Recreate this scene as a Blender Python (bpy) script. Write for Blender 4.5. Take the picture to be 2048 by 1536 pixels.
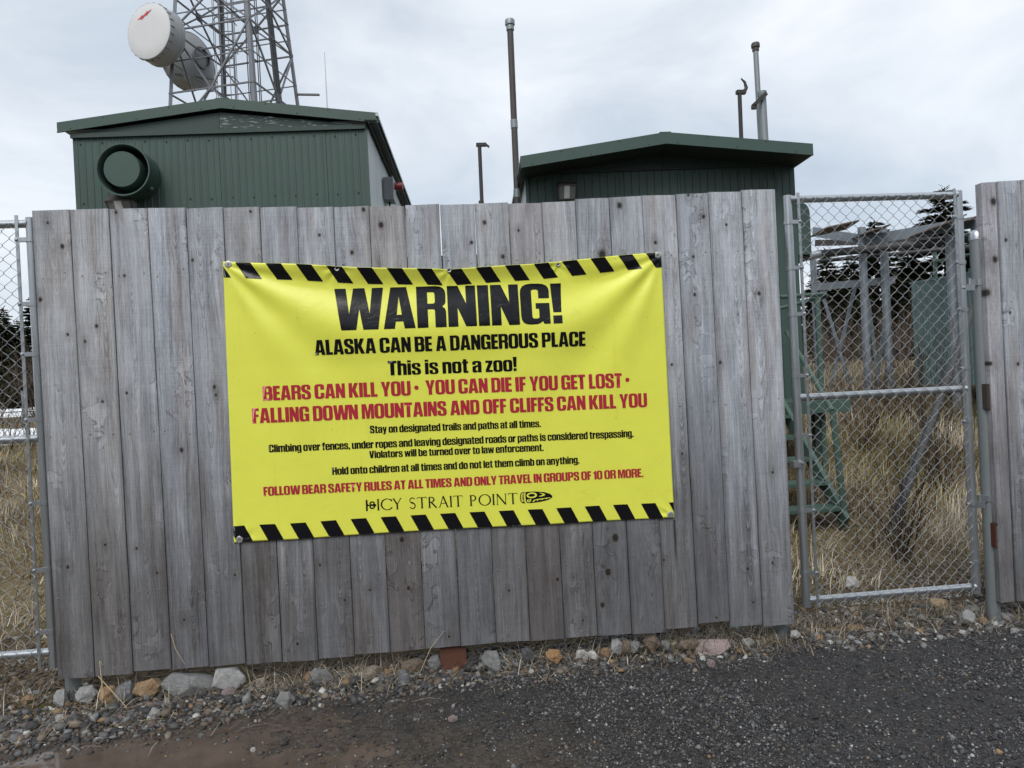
import bpy, bmesh, math, random
import numpy as np
from math import sin, cos, tan, radians, pi, sqrt, atan2, exp
from mathutils import Vector, Matrix, noise as mnoise
from mathutils.geometry import tessellate_polygon

for o in list(bpy.data.objects):
    bpy.data.objects.remove(o)
scene = bpy.context.scene
col = scene.collection

# ------------------------------------------------------------------ camera
FPX = 1420.0                                   # focal length in pixels of the 2048 px wide photograph
CAM = np.array([2.05227, -3.83065, 1.42041])
_y, _p, _r = radians(5.2338), radians(-0.24987), radians(-2.84303)
_f = np.array([sin(_y) * cos(_p), cos(_y) * cos(_p), sin(_p)])
_rt = np.array([cos(_y), -sin(_y), 0.0])
_up = np.cross(_rt, _f)
_rt, _up = _rt * cos(_r) + _up * sin(_r), -_rt * sin(_r) + _up * cos(_r)
cam_data = bpy.data.cameras.new('camera')
cam_data.sensor_width = 36.0
cam_data.lens = 36.0 * FPX / 2048.0
cam_data.clip_start = 0.05
cam_data.clip_end = 2000.0
cam = bpy.data.objects.new('camera', cam_data)
cam.matrix_world = Matrix(((_rt[0], _up[0], -_f[0], CAM[0]), (_rt[1], _up[1], -_f[1], CAM[1]),
                           (_rt[2], _up[2], -_f[2], CAM[2]), (0, 0, 0, 1)))
col.objects.link(cam)
scene.camera = cam

# ------------------------------------------------------------------ sky, sun, exposure
SUN_EL, SUN_AZ = radians(50), radians(200)      # azimuth clockwise from +y: behind the photographer, a little left
world = bpy.data.worlds.new('World')
scene.world = world
world.use_nodes = True
wn, wl = world.node_tree.nodes, world.node_tree.links
wn.clear()
w_out = wn.new('ShaderNodeOutputWorld')
w_sky = wn.new('ShaderNodeTexSky')
w_sky.sky_type = 'NISHITA'
w_sky.sun_disc = False
w_sky.sun_elevation = SUN_EL
w_sky.sun_rotation = SUN_AZ
w_b1 = wn.new('ShaderNodeBackground')
w_b1.inputs['Strength'].default_value = 0.10
wl.new(w_sky.outputs[0], w_b1.inputs['Color'])
w_tc = wn.new('ShaderNodeTexCoord')
w_map = wn.new('ShaderNodeMapping')
w_map.inputs['Scale'].default_value = (1.0, 1.0, 2.2)
w_map.inputs['Location'].default_value = (3.1, 0.4, 0.6)
wl.new(w_tc.outputs['Generated'], w_map.inputs[0])
w_n = wn.new('ShaderNodeTexNoise')
w_n.inputs['Scale'].default_value = 2.3
w_n.inputs['Detail'].default_value = 7.0
w_n.inputs['Roughness'].default_value = 0.54
w_n.inputs['Distortion'].default_value = 0.5
wl.new(w_map.outputs[0], w_n.inputs['Vector'])
w_r = wn.new('ShaderNodeValToRGB')
w_r.color_ramp.elements[0].position = 0.33
w_r.color_ramp.elements[0].color = (0.365, 0.418, 0.48, 1)
w_r.color_ramp.elements[1].position = 0.66
w_r.color_ramp.elements[1].color = (0.635, 0.66, 0.69, 1)
wl.new(w_n.outputs[0], w_r.inputs[0])
w_b2 = wn.new('ShaderNodeBackground')
w_b2.inputs['Strength'].default_value = 1.0
wl.new(w_r.outputs[0], w_b2.inputs['Color'])
w_mix = wn.new('ShaderNodeMixShader')
w_mix.inputs[0].default_value = 0.90
wl.new(w_b1.outputs[0], w_mix.inputs[1])
wl.new(w_b2.outputs[0], w_mix.inputs[2])
wl.new(w_mix.outputs[0], w_out.inputs['Surface'])

sun_data = bpy.data.lights.new('sun', 'SUN')
sun_data.energy = 1.45
sun_data.angle = radians(35)
sun_data.color = (1.0, 0.97, 0.92)
sun = bpy.data.objects.new('sun', sun_data)
sd = Vector((sin(SUN_AZ) * cos(SUN_EL), cos(SUN_AZ) * cos(SUN_EL), sin(SUN_EL)))
sun.rotation_euler = sd.to_track_quat('Z', 'Y').to_euler()
sun.location = (0, -10, 12)
col.objects.link(sun)

scene.view_settings.view_transform = 'Standard'
scene.view_settings.look = 'None'
scene.view_settings.exposure = 0.66
scene.view_settings.gamma = 1.0
scene.view_settings.use_curve_mapping = False
scene.cycles.use_denoising = True
scene.cycles.max_bounces = 5
scene.cycles.diffuse_bounces = 3
scene.cycles.glossy_bounces = 3
scene.cycles.adaptive_threshold = 0.02

# ------------------------------------------------------------------ helpers
def ray(px, py):
    return _f + _rt * ((px - 1024) / FPX) - _up * ((py - 768) / FPX)

def U(px, py, Y=0.0):
    """world point seen at photo pixel (px,py) on the upright plane y = Y"""
    d = ray(px, py)
    return CAM + d * ((Y - CAM[1]) / d[1])

def G(px, py, Z):
    d = ray(px, py)
    return CAM + d * ((Z - CAM[2]) / d[2])

def V(*a):
    return Vector(a)

def tag(o, label=None, cat=None, group=None, kind=None):
    if label: o['label'] = label
    if cat: o['category'] = cat
    if group: o['group'] = group
    if kind: o['kind'] = kind
    return o

def empty(name, loc=(0, 0, 0), rz=0.0):
    o = bpy.data.objects.new(name, None)
    o.location = loc
    o.rotation_euler = (0, 0, rz)
    o.empty_display_size = 0.1
    col.objects.link(o)
    return o

def link(name, mesh, parent=None, loc=None):
    o = bpy.data.objects.new(name, mesh)
    if parent is not None: o.parent = parent
    if loc is not None: o.location = loc
    col.objects.link(o)
    return o

class MB:
    """collects faces and links them as one mesh object"""
    def __init__(self):
        self.v, self.f = [], []
    def add(self, vs, fs):
        b = len(self.v)
        self.v += [tuple(p) for p in vs]
        self.f += [tuple(i + b for i in f) for f in fs]
    def box(self, c, s, rot=None):
        x, y, z = s[0] / 2, s[1] / 2, s[2] / 2
        vs = [Vector((sx * x, sy * y, sz * z)) for sz in (-1, 1) for sy in (-1, 1) for sx in (-1, 1)]
        if rot is not None: vs = [rot @ p for p in vs]
        c = Vector(c)
        self.add([p + c for p in vs], [(0, 2, 3, 1), (4, 5, 7, 6), (0, 1, 5, 4), (2, 6, 7, 3), (0, 4, 6, 2), (1, 3, 7, 5)])
    def bar(self, a, b, w, h=None, up=(0, 0, 1)):
        """rectangular bar from a to b"""
        a, b = Vector(a), Vector(b)
        h = h or w
        d = (b - a); L = d.length; d.normalize()
        upv = Vector(up)
        if abs(d.dot(upv)) > 0.95: upv = Vector((0, 1, 0))
        s = d.cross(upv).normalized(); t = s.cross(d)
        R = Matrix((s, d, t)).transposed()
        self.box((a + b) / 2, (w, L, h), R)
    def tube(self, pts, r, n=8, caps=True):
        pts = [Vector(p) for p in pts]
        m = len(pts)
        rr = r if isinstance(r, (list, tuple)) else [r] * m
        vs, fs = [], []
        prev = None
        for i, p in enumerate(pts):
            d = (pts[min(i + 1, m - 1)] - pts[max(i - 1, 0)]).normalized()
            if prev is None:
                a = Vector((0, 0, 1)) if abs(d.z) < 0.9 else Vector((1, 0, 0))
                s = d.cross(a).normalized()
            else:
                s = (prev - d * prev.dot(d)).normalized()
            prev = s
            t = d.cross(s)
            for k in range(n):
                q = 2 * pi * k / n
                vs.append(p + (s * cos(q) + t * sin(q)) * rr[i])
        for i in range(m - 1):
            for k in range(n):
                k2 = (k + 1) % n
                fs.append((i * n + k, i * n + k2, (i + 1) * n + k2, (i + 1) * n + k))
        if caps:
            fs.append(tuple(reversed(range(n))))
            fs.append(tuple(range((m - 1) * n, m * n)))
        self.add(vs, fs)
    def prism(self, poly, a, b):
        """closed polygon of 3-D points a-side, swept by vector b-a"""
        n = len(poly)
        a, b = Vector(a), Vector(b)
        vs = [Vector(p) + a for p in poly] + [Vector(p) + b for p in poly]
        fs = [tuple(reversed(range(n))), tuple(range(n, 2 * n))]
        fs += [(i, (i + 1) % n, n + (i + 1) % n, n + i) for i in range(n)]
        self.add(vs, fs)
    def lathe(self, prof, origin, axis, n=24, close=False):
        """profile [(radius, along)] turned about axis through origin"""
        ax = Vector(axis).normalized()
        a = Vector((0, 0, 1)) if abs(ax.z) < 0.9 else Vector((1, 0, 0))
        s = ax.cross(a).normalized(); t = ax.cross(s)
        o = Vector(origin)
        vs, fs = [], []
        for (r, h) in prof:
            for k in range(n):
                q = 2 * pi * k / n
                vs.append(o + ax * h + (s * cos(q) + t * sin(q)) * r)
        m = len(prof)
        for i in range(m - 1):
            for k in range(n):
                k2 = (k + 1) % n
                fs.append((i * n + k, (i + 1) * n + k, (i + 1) * n + k2, i * n + k2))
        self.add(vs, fs)
    def mesh(self, name, mat, smooth=False):
        me = bpy.data.meshes.new(name)
        me.from_pydata(self.v, [], self.f)
        bm = bmesh.new(); bm.from_mesh(me)
        bmesh.ops.recalc_face_normals(bm, faces=bm.faces)
        bm.to_mesh(me); bm.free()
        if mat: me.materials.append(mat)
        if smooth:
            me.polygons.foreach_set('use_smooth', [True] * len(me.polygons))
            me.set_sharp_from_angle(angle=radians(40))
        me.update()
        return me
    def build(self, name, mat, parent=None, smooth=False, loc=None):
        return link(name, self.mesh(name, mat, smooth), parent, loc)

def np_mesh(name, verts, faces, mat, colors=None, smooth=False):
    """fast mesh from numpy arrays; faces (n,3) or (n,4); colors per vertex"""
    me = bpy.data.meshes.new(name)
    verts = np.ascontiguousarray(verts, dtype=np.float32)
    faces = np.ascontiguousarray(faces, dtype=np.int32)
    k = faces.shape[1]
    me.vertices.add(len(verts)); me.vertices.foreach_set('co', verts.ravel())
    me.loops.add(faces.size); me.loops.foreach_set('vertex_index', faces.ravel())
    me.polygons.add(len(faces))
    me.polygons.foreach_set('loop_start', np.arange(0, faces.size, k, dtype=np.int32))
    me.polygons.foreach_set('loop_total', np.full(len(faces), k, dtype=np.int32))
    if smooth: me.polygons.foreach_set('use_smooth', np.ones(len(faces), dtype=bool))
    me.update(calc_edges=True)
    if colors is not None:
        ca = me.color_attributes.new('tint', 'FLOAT_COLOR', 'POINT')
        c4 = np.ones((len(verts), 4), dtype=np.float32); c4[:, :3] = colors
        ca.data.foreach_set('color', c4.ravel())
    if mat: me.materials.append(mat)
    return me

_rs = np.random.RandomState(7)
_lat = _rs.rand(256, 256)
def vnoise(x, y):
    xi, yi = np.floor(x).astype(int), np.floor(y).astype(int)
    fx, fy = x - xi, y - yi
    fx, fy = fx * fx * (3 - 2 * fx), fy * fy * (3 - 2 * fy)
    a = _lat[xi % 256, yi % 256]; b = _lat[(xi + 1) % 256, yi % 256]
    c = _lat[xi % 256, (yi + 1) % 256]; d = _lat[(xi + 1) % 256, (yi + 1) % 256]
    return (a * (1 - fx) + b * fx) * (1 - fy) + (c * (1 - fx) + d * fx) * fy
def fbm(x, y, o=4, g=0.5):
    s, a, t = 0, 1.0, 0
    for i in range(o):
        s = s + a * vnoise(x * 2 ** i + 17.3 * i, y * 2 ** i + 9.1 * i); t += a; a *= g
    return s / t
def sstep(a, b, x):
    t = np.clip((x - a) / (b - a), 0, 1)
    return t * t * (3 - 2 * t)

# ------------------------------------------------------------------ materials
class NT:
    def __init__(self, name):
        self.m = bpy.data.materials.new(name); self.m.use_nodes = True
        self.t = self.m.node_tree; self.n = self.t.nodes; self.l = self.t.links
        self.n.clear()
        self.out = self.n.new('ShaderNodeOutputMaterial')
        self.b = self.n.new('ShaderNodeBsdfPrincipled')
        self.l.new(self.b.outputs[0], self.out.inputs['Surface'])
    def new(self, t, **kw):
        nd = self.n.new(t)
        for k, v in kw.items():
            if k.startswith('i_'):
                nd.inputs[k[2:].replace('_', ' ')].default_value = v
            else: setattr(nd, k, v)
        return nd
    def set(self, sock, v):
        if hasattr(v, 'is_output') or isinstance(v, bpy.types.NodeSocket): self.l.new(v, sock)
        else: sock.default_value = v
    def math(self, op, a, b=0.0, c=0.0, clamp=False):
        nd = self.n.new('ShaderNodeMath'); nd.operation = op; nd.use_clamp = clamp
        for s, v in zip(nd.inputs, (a, b, c)): self.set(s, v)
        return nd.outputs[0]
    def vmath(self, op, a, b=(0, 0, 0)):
        nd = self.n.new('ShaderNodeVectorMath'); nd.operation = op
        self.set(nd.inputs[0], a); self.set(nd.inputs[1], b)
        return nd.outputs['Value'] if op in ('LENGTH', 'DISTANCE', 'DOT_PRODUCT') else nd.outputs[0]
    def noise(self, vec, scale, detail=3.0, rough=0.5, dist=0.0, out=0):
        nd = self.n.new('ShaderNodeTexNoise')
        self.set(nd.inputs['Vector'], vec); self.set(nd.inputs['Scale'], scale)
        nd.inputs['Detail'].default_value = detail; nd.inputs['Roughness'].default_value = rough
        nd.inputs['Distortion'].default_value = dist
        return nd.outputs[out]
    def scale(self, vec, s):
        return self.vmath('MULTIPLY', vec, s)
    def ramp(self, fac, stops, interp='LINEAR'):
        nd = self.n.new('ShaderNodeValToRGB'); e = nd.color_ramp.elements
        nd.color_ramp.interpolation = interp
        e[0].position, e[0].color = stops[0][0], (*stops[0][1], 1)
        e[1].position, e[1].color = stops[-1][0], (*stops[-1][1], 1)
        for p, c in stops[1:-1]:
            x = e.new(p); x.color = (*c, 1)
        self.set(nd.inputs[0], fac)
        return nd.outputs[0]
    def fr(self, fac, a, b, lo=0.0, hi=1.0):
        nd = self.n.new('ShaderNodeMapRange'); nd.interpolation_type = 'SMOOTHSTEP'
        self.set(nd.inputs[0], fac)
        for i, v in enumerate((a, b, lo, hi)): nd.inputs[1 + i].default_value = v
        return nd.outputs[0]
    def mix(self, fac, a, b, mode='MIX'):
        nd = self.n.new('ShaderNodeMix'); nd.data_type = 'RGBA'; nd.blend_type = mode
        self.set(nd.inputs[0], fac)
        for s, v in ((nd.inputs[6], a), (nd.inputs[7], b)):
            self.set(s, (*v, 1) if isinstance(v, tuple) and len(v) == 3 else v)
        return nd.outputs[2]
    def coord(self, which='Object'):
        return self.n.new('ShaderNodeTexCoord').outputs[which]
    def sep(self, v):
        nd = self.n.new('ShaderNodeSeparateXYZ'); self.set(nd.inputs[0], v); return nd.outputs
    def comb(self, x, y, z):
        nd = self.n.new('ShaderNodeCombineXYZ')
        for s, v in zip(nd.inputs, (x, y, z)): self.set(s, v)
        return nd.outputs[0]
    def bump(self, h, strength=0.3, dist=0.01):
        nd = self.n.new('ShaderNodeBump'); nd.inputs['Strength'].default_value = strength
        nd.inputs['Distance'].default_value = dist
        self.set(nd.inputs['Height'], h)
        self.l.new(nd.outputs[0], self.b.inputs['Normal'])
    def fin(self, color=None, rough=0.5, metal=0.0, spec=0.5):
        if color is not None: self.set(self.b.inputs['Base Color'], (*color, 1) if isinstance(color, tuple) and len(color) == 3 else color)
        self.set(self.b.inputs['Roughness'], rough); self.set(self.b.inputs['Metallic'], metal)
        self.set(self.b.inputs['Specular IOR Level'], spec)
        return self.m

def mat_wood(name, base=1.0, tint=(1, 1, 1), height=2.44):
    t = NT(name)
    oc = t.coord(); rnd = t.new('ShaderNodeObjectInfo').outputs['Random']
    x, y, z = t.sep(oc)
    off = t.math('MULTIPLY', rnd, 57.0)
    seedx = t.math('ADD', t.math('ADD', x, t.math('MULTIPLY', y, 0.93)), off)
    # knots: grain bends round them
    warp = t.math('MULTIPLY', t.math('SUBTRACT', t.noise(t.comb(t.math('MULTIPLY', seedx, 5), 0, t.math('MULTIPLY', z, 1.1)), 1.0, 3), 0.5), 0.07)
    kmask = None; kdark = None
    wobn = t.math('MULTIPLY', t.noise(oc, 90, 2), 0.5)
    for i in range(5):
        at = t.new('ShaderNodeAttribute', attribute_type='OBJECT', attribute_name='knot%d' % i)
        kx, kz, kr = t.sep(at.outputs['Vector'])
        dx = t.math('DIVIDE', t.math('SUBTRACT', x, kx), kr)
        dz = t.math('DIVIDE', t.math('SUBTRACT', z, kz), t.math('MULTIPLY', kr, 1.25))
        d = t.math('SQRT', t.math('ADD', t.math('MULTIPLY', dx, dx), t.math('MULTIPLY', dz, dz)))
        wob = t.math('ADD', d, wobn)
        core = t.fr(wob, 0.55, 1.5, 1.0, 0.0)
        halo = t.fr(wob, 1.2, 5.0, 1.0, 0.0)
        dz2 = t.math('MULTIPLY', dz, 0.45)
        d2 = t.math('ADD', t.math('MULTIPLY', dx, dx), t.math('MULTIPLY', dz2, dz2))
        g = t.math('MULTIPLY', t.math('MULTIPLY', t.math('EXPONENT', t.math('MULTIPLY', d2, -0.16)), kr), dx)
        warp = t.math('SUBTRACT', warp, t.math('MULTIPLY', g, 0.62))
        kmask = core if kmask is None else t.math('MAXIMUM', kmask, core)
        kdark = halo if kdark is None else t.math('MAXIMUM', kdark, halo)
    gx = t.math('ADD', seedx, warp)
    # growth bands, long fibres, fine fibres, saw marks
    band = t.noise(t.comb(t.math('MULTIPLY', gx, 34), off, t.math('MULTIPLY', z, 0.7)), 1.0, 3, 0.55)
    fibre = t.noise(t.comb(t.math('MULTIPLY', gx, 150), off, t.math('MULTIPLY', z, 2.6)), 1.0, 4, 0.6)
    fine = t.noise(t.comb(t.math('MULTIPLY', gx, 420), off, t.math('MULTIPLY', z, 22)), 1.0, 3, 0.7)
    saw = t.noise(t.comb(t.math('MULTIPLY', seedx, 3), off, t.math('MULTIPLY', z, 260)), 1.0, 2, 0.5)
    blot = t.noise(t.comb(t.math('MULTIPLY', seedx, 9), off, t.math('MULTIPLY', z, 2.4)), 1.0, 4, 0.55, 0.6)
    v = t.math('ADD', t.math('MULTIPLY', band, 0.30), t.math('MULTIPLY', fibre, 0.36))
    v = t.math('ADD', v, t.math('MULTIPLY', fine, 0.38))
    xc = t.math('MULTIPLY', t.math('SUBTRACT', t.math('FRACT', t.math('MULTIPLY', rnd, 13.7)), 0.5), 0.11)
    xq = t.math('SUBTRACT', t.math('ADD', x, warp), xc)
    q = t.math('ADD', t.math('MULTIPLY', z, 1.0), t.math('MULTIPLY', t.math('MULTIPLY', xq, xq), -260.0))
    arc = t.noise(t.comb(t.math('MULTIPLY', q, 46), off, 0), 1.0, 2, 0.6)
    am = t.math('MULTIPLY', t.fr(t.math('ABSOLUTE', xq), 0.006, 0.040, 1.0, 0.0), t.fr(t.noise(t.comb(off, 0, t.math('MULTIPLY', z, 1.6)), 1.0, 2), 0.42, 0.58))
    v = t.math('ADD', v, t.math('MULTIPLY', t.math('MULTIPLY', t.math('SUBTRACT', arc, 0.5), am), 0.55))
    v = t.math('ADD', v, t.math('MULTIPLY', t.math('SUBTRACT', saw, 0.5), 0.10))
    v = t.math('ADD', v, t.math('MULTIPLY', t.math('SUBTRACT', blot, 0.5), 0.34))
    c = t.ramp(v, [(0.29, (0.110 * base, 0.109 * base, 0.115 * base)), (0.43, (0.262 * base, 0.266 * base, 0.284 * base)),
                   (0.54, (0.385 * base, 0.393 * base, 0.418 * base)), (0.70, (0.57 * base, 0.58 * base, 0.61 * base))])
    spk = t.noise(t.comb(t.math('MULTIPLY', gx, 520), off, t.math('MULTIPLY', z, 150)), 1.0, 2, 0.6)
    c = t.mix(t.fr(spk, 0.56, 0.74, 0.0, 0.38), c, (0.66, 0.68, 0.71))
    # per-board tone, brownish patches
    tone = t.math('ADD', 0.94, t.math('MULTIPLY', t.math('FRACT', t.math('MULTIPLY', rnd, 7.31)), 0.22))
    warm = t.math('MULTIPLY', t.math('SUBTRACT', t.math('FRACT', t.math('MULTIPLY', rnd, 23.7)), 0.42), 0.10)
    c = t.mix(1.0, c, t.comb(tone, t.math('MULTIPLY', tone, t.math('SUBTRACT', 1.0, t.math('MULTIPLY', warm, 0.4))), t.math('MULTIPLY', tone, t.math('SUBTRACT', 1.0, warm))), 'MULTIPLY')
    # torn-grain scallops: short pale lips with a dark side, across the board
    sc = t.noise(t.comb(t.math('MULTIPLY', seedx, 13), off, t.math('MULTIPLY', z, 11)), 1.0, 2, 0.5, 0.8)
    scm = t.fr(t.noise(t.comb(t.math('MULTIPLY', seedx, 7), t.math('ADD', off, 4.0), t.math('MULTIPLY', z, 2.3)), 1.0, 2), 0.55, 0.66)
    c = t.mix(t.math('MULTIPLY', scm, t.fr(sc, 0.52, 0.56, 0.0, 0.5)), c, t.mix(1.0, c, (1.45, 1.45, 1.45), 'MULTIPLY'))
    c = t.mix(t.math('MULTIPLY', scm, t.fr(t.math('ABSOLUTE', t.math('SUBTRACT', sc, 0.51)), 0.0, 0.022, 0.75, 0.0)), c, t.mix(1.0, c, (0.42, 0.40, 0.38), 'MULTIPLY'))
    # black edge weathering
    edge = t.fr(t.math('ADD', t.math('ABSOLUTE', x), t.math('MULTIPLY', t.math('SUBTRACT', blot, 0.5), 0.03)), 0.072, 0.094)
    c = t.mix(t.math('MULTIPLY', edge, 0.4), c, t.mix(1.0, c, (0.5, 0.48, 0.46), 'MULTIPLY'))
    br = t.noise(t.comb(t.math('MULTIPLY', seedx, 12), off, t.math('MULTIPLY', z, 1.3)), 1.0, 3)
    c = t.mix(t.fr(br, 0.48, 0.72, 0.0, 0.6), c, t.mix(1.0, c, (0.74, 0.64, 0.57), 'MULTIPLY'))
    # boards darken towards the bottom: ragged and different on each board
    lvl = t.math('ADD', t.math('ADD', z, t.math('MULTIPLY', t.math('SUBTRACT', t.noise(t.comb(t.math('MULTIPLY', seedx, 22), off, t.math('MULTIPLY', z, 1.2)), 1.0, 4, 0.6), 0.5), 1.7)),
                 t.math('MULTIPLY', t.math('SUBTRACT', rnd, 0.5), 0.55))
    lower_dark = t.fr(lvl, 0.25, 2.0, 1.0, 0.0)
    c = t.mix(lower_dark, c, t.mix(1.0, c, (0.36, 0.345, 0.335), 'MULTIPLY'))
    # drip stain
    at = t.new('ShaderNodeAttribute', attribute_type='OBJECT', attribute_name='drip')
    sx, sz, sl = t.sep(at.outputs['Vector'])
    ax = t.math('ABSOLUTE', t.math('SUBTRACT', t.math('ADD', x, t.math('MULTIPLY', t.math('SUBTRACT', fibre, 0.5), 0.012)), sx))
    dm = t.math('MULTIPLY', t.fr(ax, 0.003, 0.012, 1.0, 0.0), t.fr(t.math('DIVIDE', t.math('SUBTRACT', sz, z), sl), -0.02, 0.02, 0.0, 1.0))
    dm = t.math('MULTIPLY', dm, t.fr(t.math('DIVIDE', t.math('SUBTRACT', sz, z), sl), 0.35, 1.0, 1.0, 0.0))
    c = t.mix(t.math('MULTIPLY', dm, 0.85), c, (0.022, 0.017, 0.014))
    # knots
    ring = t.math('MULTIPLY', t.noise(t.comb(t.math('MULTIPLY', kmask, 7), 0, 0), 1.0, 2), 0.6)
    c = t.mix(t.math('MULTIPLY', kdark, 0.28), c, t.mix(1.0, c, (0.50, 0.46, 0.43), 'MULTIPLY'))
    kc = t.mix(t.fr(kmask, 0.55, 0.98), (0.13, 0.115, 0.105), t.mix(ring, (0.010, 0.007, 0.006), (0.050, 0.036, 0.030)))
    c = t.mix(t.math('MULTIPLY', kmask, 0.95), c, kc)
    c = t.mix(1.0, c, tint, 'MULTIPLY')
    bf = t.noise(t.comb(t.math('MULTIPLY', seedx, 170), off, t.math('MULTIPLY', z, 3.5)), 1.0, 3, 0.7)
    bs = t.noise(t.comb(t.math('MULTIPLY', seedx, 90), off, t.math('MULTIPLY', z, 150)), 1.0, 2, 0.6)
    bl = t.noise(t.comb(t.math('MULTIPLY', seedx, 11), off, t.math('MULTIPLY', z, 6)), 1.0, 2, 0.4)
    h = t.math('ADD', t.math('ADD', bf, t.math('MULTIPLY', bs, 0.55)), t.math('MULTIPLY', bl, 2.2))
    t.bump(h, 0.6, 0.004)
    return t.fin(c, 0.82, 0, 0.25)

def mat_paint(name, color, rough=0.45, var=0.12, streak=0.25, spec=0.4, metal=0.0, bump=0.05):
    t = NT(name)
    p = t.new('ShaderNodeNewGeometry').outputs['Position']
    n = t.noise(p, 2.3, 4); n2 = t.noise(t.scale(p, (9, 9, 0.6)), 1.0, 4, 0.6); n3 = t.noise(p, 60, 2)
    v = t.math('ADD', 1.0 - var, t.math('MULTIPLY', n, 2 * var * 0.8))
    v = t.math('ADD', v, t.math('MULTIPLY', t.math('SUBTRACT', n2, 0.5), streak))
    v = t.math('ADD', v, t.math('MULTIPLY', t.math('SUBTRACT', n3, 0.5), 0.12))
    c = t.mix(1.0, color, t.comb(v, v, v), 'MULTIPLY')
    r = t.math('ADD', rough - 0.08, t.math('MULTIPLY', n, 0.16))
    if bump: t.bump(t.noise(p, 8, 3), bump, 0.02)
    return t.fin(c, r, metal, spec)

def mat_galv(name, color=(0.46, 0.48, 0.50), rough=0.42, metal=0.75, dirt=0.4):
    t = NT(name)
    p = t.new('ShaderNodeNewGeometry').outputs['Position']
    sp = t.noise(p, 110, 3, 0.7); n = t.noise(t.scale(p, (30, 30, 3)), 1.0, 4, 0.6)
    v = t.math('ADD', 0.72, t.math('ADD', t.math('MULTIPLY', sp, 0.28), t.math('MULTIPLY', n, 0.28)))
    c = t.mix(1.0, color, t.comb(v, v, v), 'MULTIPLY')
    c = t.mix(t.fr(n, 0.55, 0.8, 0, dirt), c, (0.16, 0.165, 0.17))
    t.bump(sp, 0.08, 0.004)
    return t.fin(c, t.math('ADD', rough - 0.1, t.math('MULTIPLY', n, 0.22)), metal, 0.5)

def mat_tint(name, rough=0.8, scale=60, amt=0.35, spec=0.3, bump=0.3, mul=1.0):
    """colour from the 'tint' attribute of each pebble or blade, with grain"""
    t = NT(name)
    a = t.new('ShaderNodeAttribute', attribute_name='tint').outputs['Color']
    p = t.new('ShaderNodeNewGeometry').outputs['Position']
    n = t.noise(p, scale, 4, 0.6)
    v = t.math('MULTIPLY', t.math('ADD', 1 - amt, t.math('MULTIPLY', n, 2 * amt)), mul)
    c = t.mix(1.0, a, t.comb(v, v, v), 'MULTIPLY')
    if bump: t.bump(n, bump, 0.005)
    return t.fin(c, rough, 0, spec)

def mat_rock(name):
    t = NT(name)
    oi = t.new('ShaderNodeObjectInfo')
    oc = t.coord(); off = t.math('MULTIPLY', oi.outputs['Random'], 91.0)
    p = t.vmath('ADD', oc, t.comb(off, off, off))
    n = t.noise(p, 3.2, 6, 0.68); n2 = t.noise(p, 17, 4, 0.7); n3 = t.noise(p, 1.6, 4, 0.6, 2.2)
    v = t.math('ADD', 0.05, t.math('ADD', t.math('MULTIPLY', n, 1.25), t.math('MULTIPLY', n2, 0.7)))
    c = t.mix(1.0, oi.outputs['Color'], t.comb(v, v, v), 'MULTIPLY')
    vein = t.math('ABSOLUTE', t.math('SUBTRACT', n3, 0.52))
    c = t.mix(t.fr(vein, 0.0, 0.022, 0.55, 0.0), c, (0.42, 0.42, 0.41))
    c = t.mix(t.fr(t.noise(p, 2.1, 4, 0.6), 0.56, 0.78, 0, 0.6), c, (0.13, 0.085, 0.05))
    t.bump(t.math('ADD', n, t.math('MULTIPLY', n2, 0.5)), 0.8, 0.02)
    return t.fin(c, 0.75, 0, 0.35)

def mat_ground(name):
    t = NT(name)
    p = t.new('ShaderNodeNewGeometry').outputs['Position']
    x, y, z = t.sep(p)
    n = t.noise(p, 3.2, 5, 0.6); n2 = t.noise(p, 38, 4, 0.65); n3 = t.noise(t.scale(p, (60, 14, 14)), 1.0, 3, 0.6); n4 = t.noise(p, 150, 2)
    c = t.ramp(n2, [(0.3, (0.028, 0.019, 0.013)), (0.5, (0.085, 0.060, 0.038)), (0.7, (0.20, 0.155, 0.10))])
    g = t.ramp(n3, [(0.3, (0.05, 0.038, 0.02)), (0.55, (0.20, 0.155, 0.085)), (0.75, (0.36, 0.29, 0.18))])
    c = t.mix(t.fr(t.math('ADD', t.math('MULTIPLY', t.math('SUBTRACT', y, 0.9), 0.4), n), 0.35, 0.8), c, g)
    moss = t.fr(t.noise(p, 4.7, 4, 0.6), 0.53, 0.68)
    c = t.mix(t.math('MULTIPLY', moss, 0.75), c, t.ramp(n4, [(0.3, (0.035, 0.036, 0.008)), (0.7, (0.13, 0.125, 0.03))]))
    t.bump(t.math('ADD', n2, t.math('MULTIPLY', n4, 0.5)), 0.8, 0.03)
    return t.fin(c, 0.9, 0, 0.2)

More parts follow.
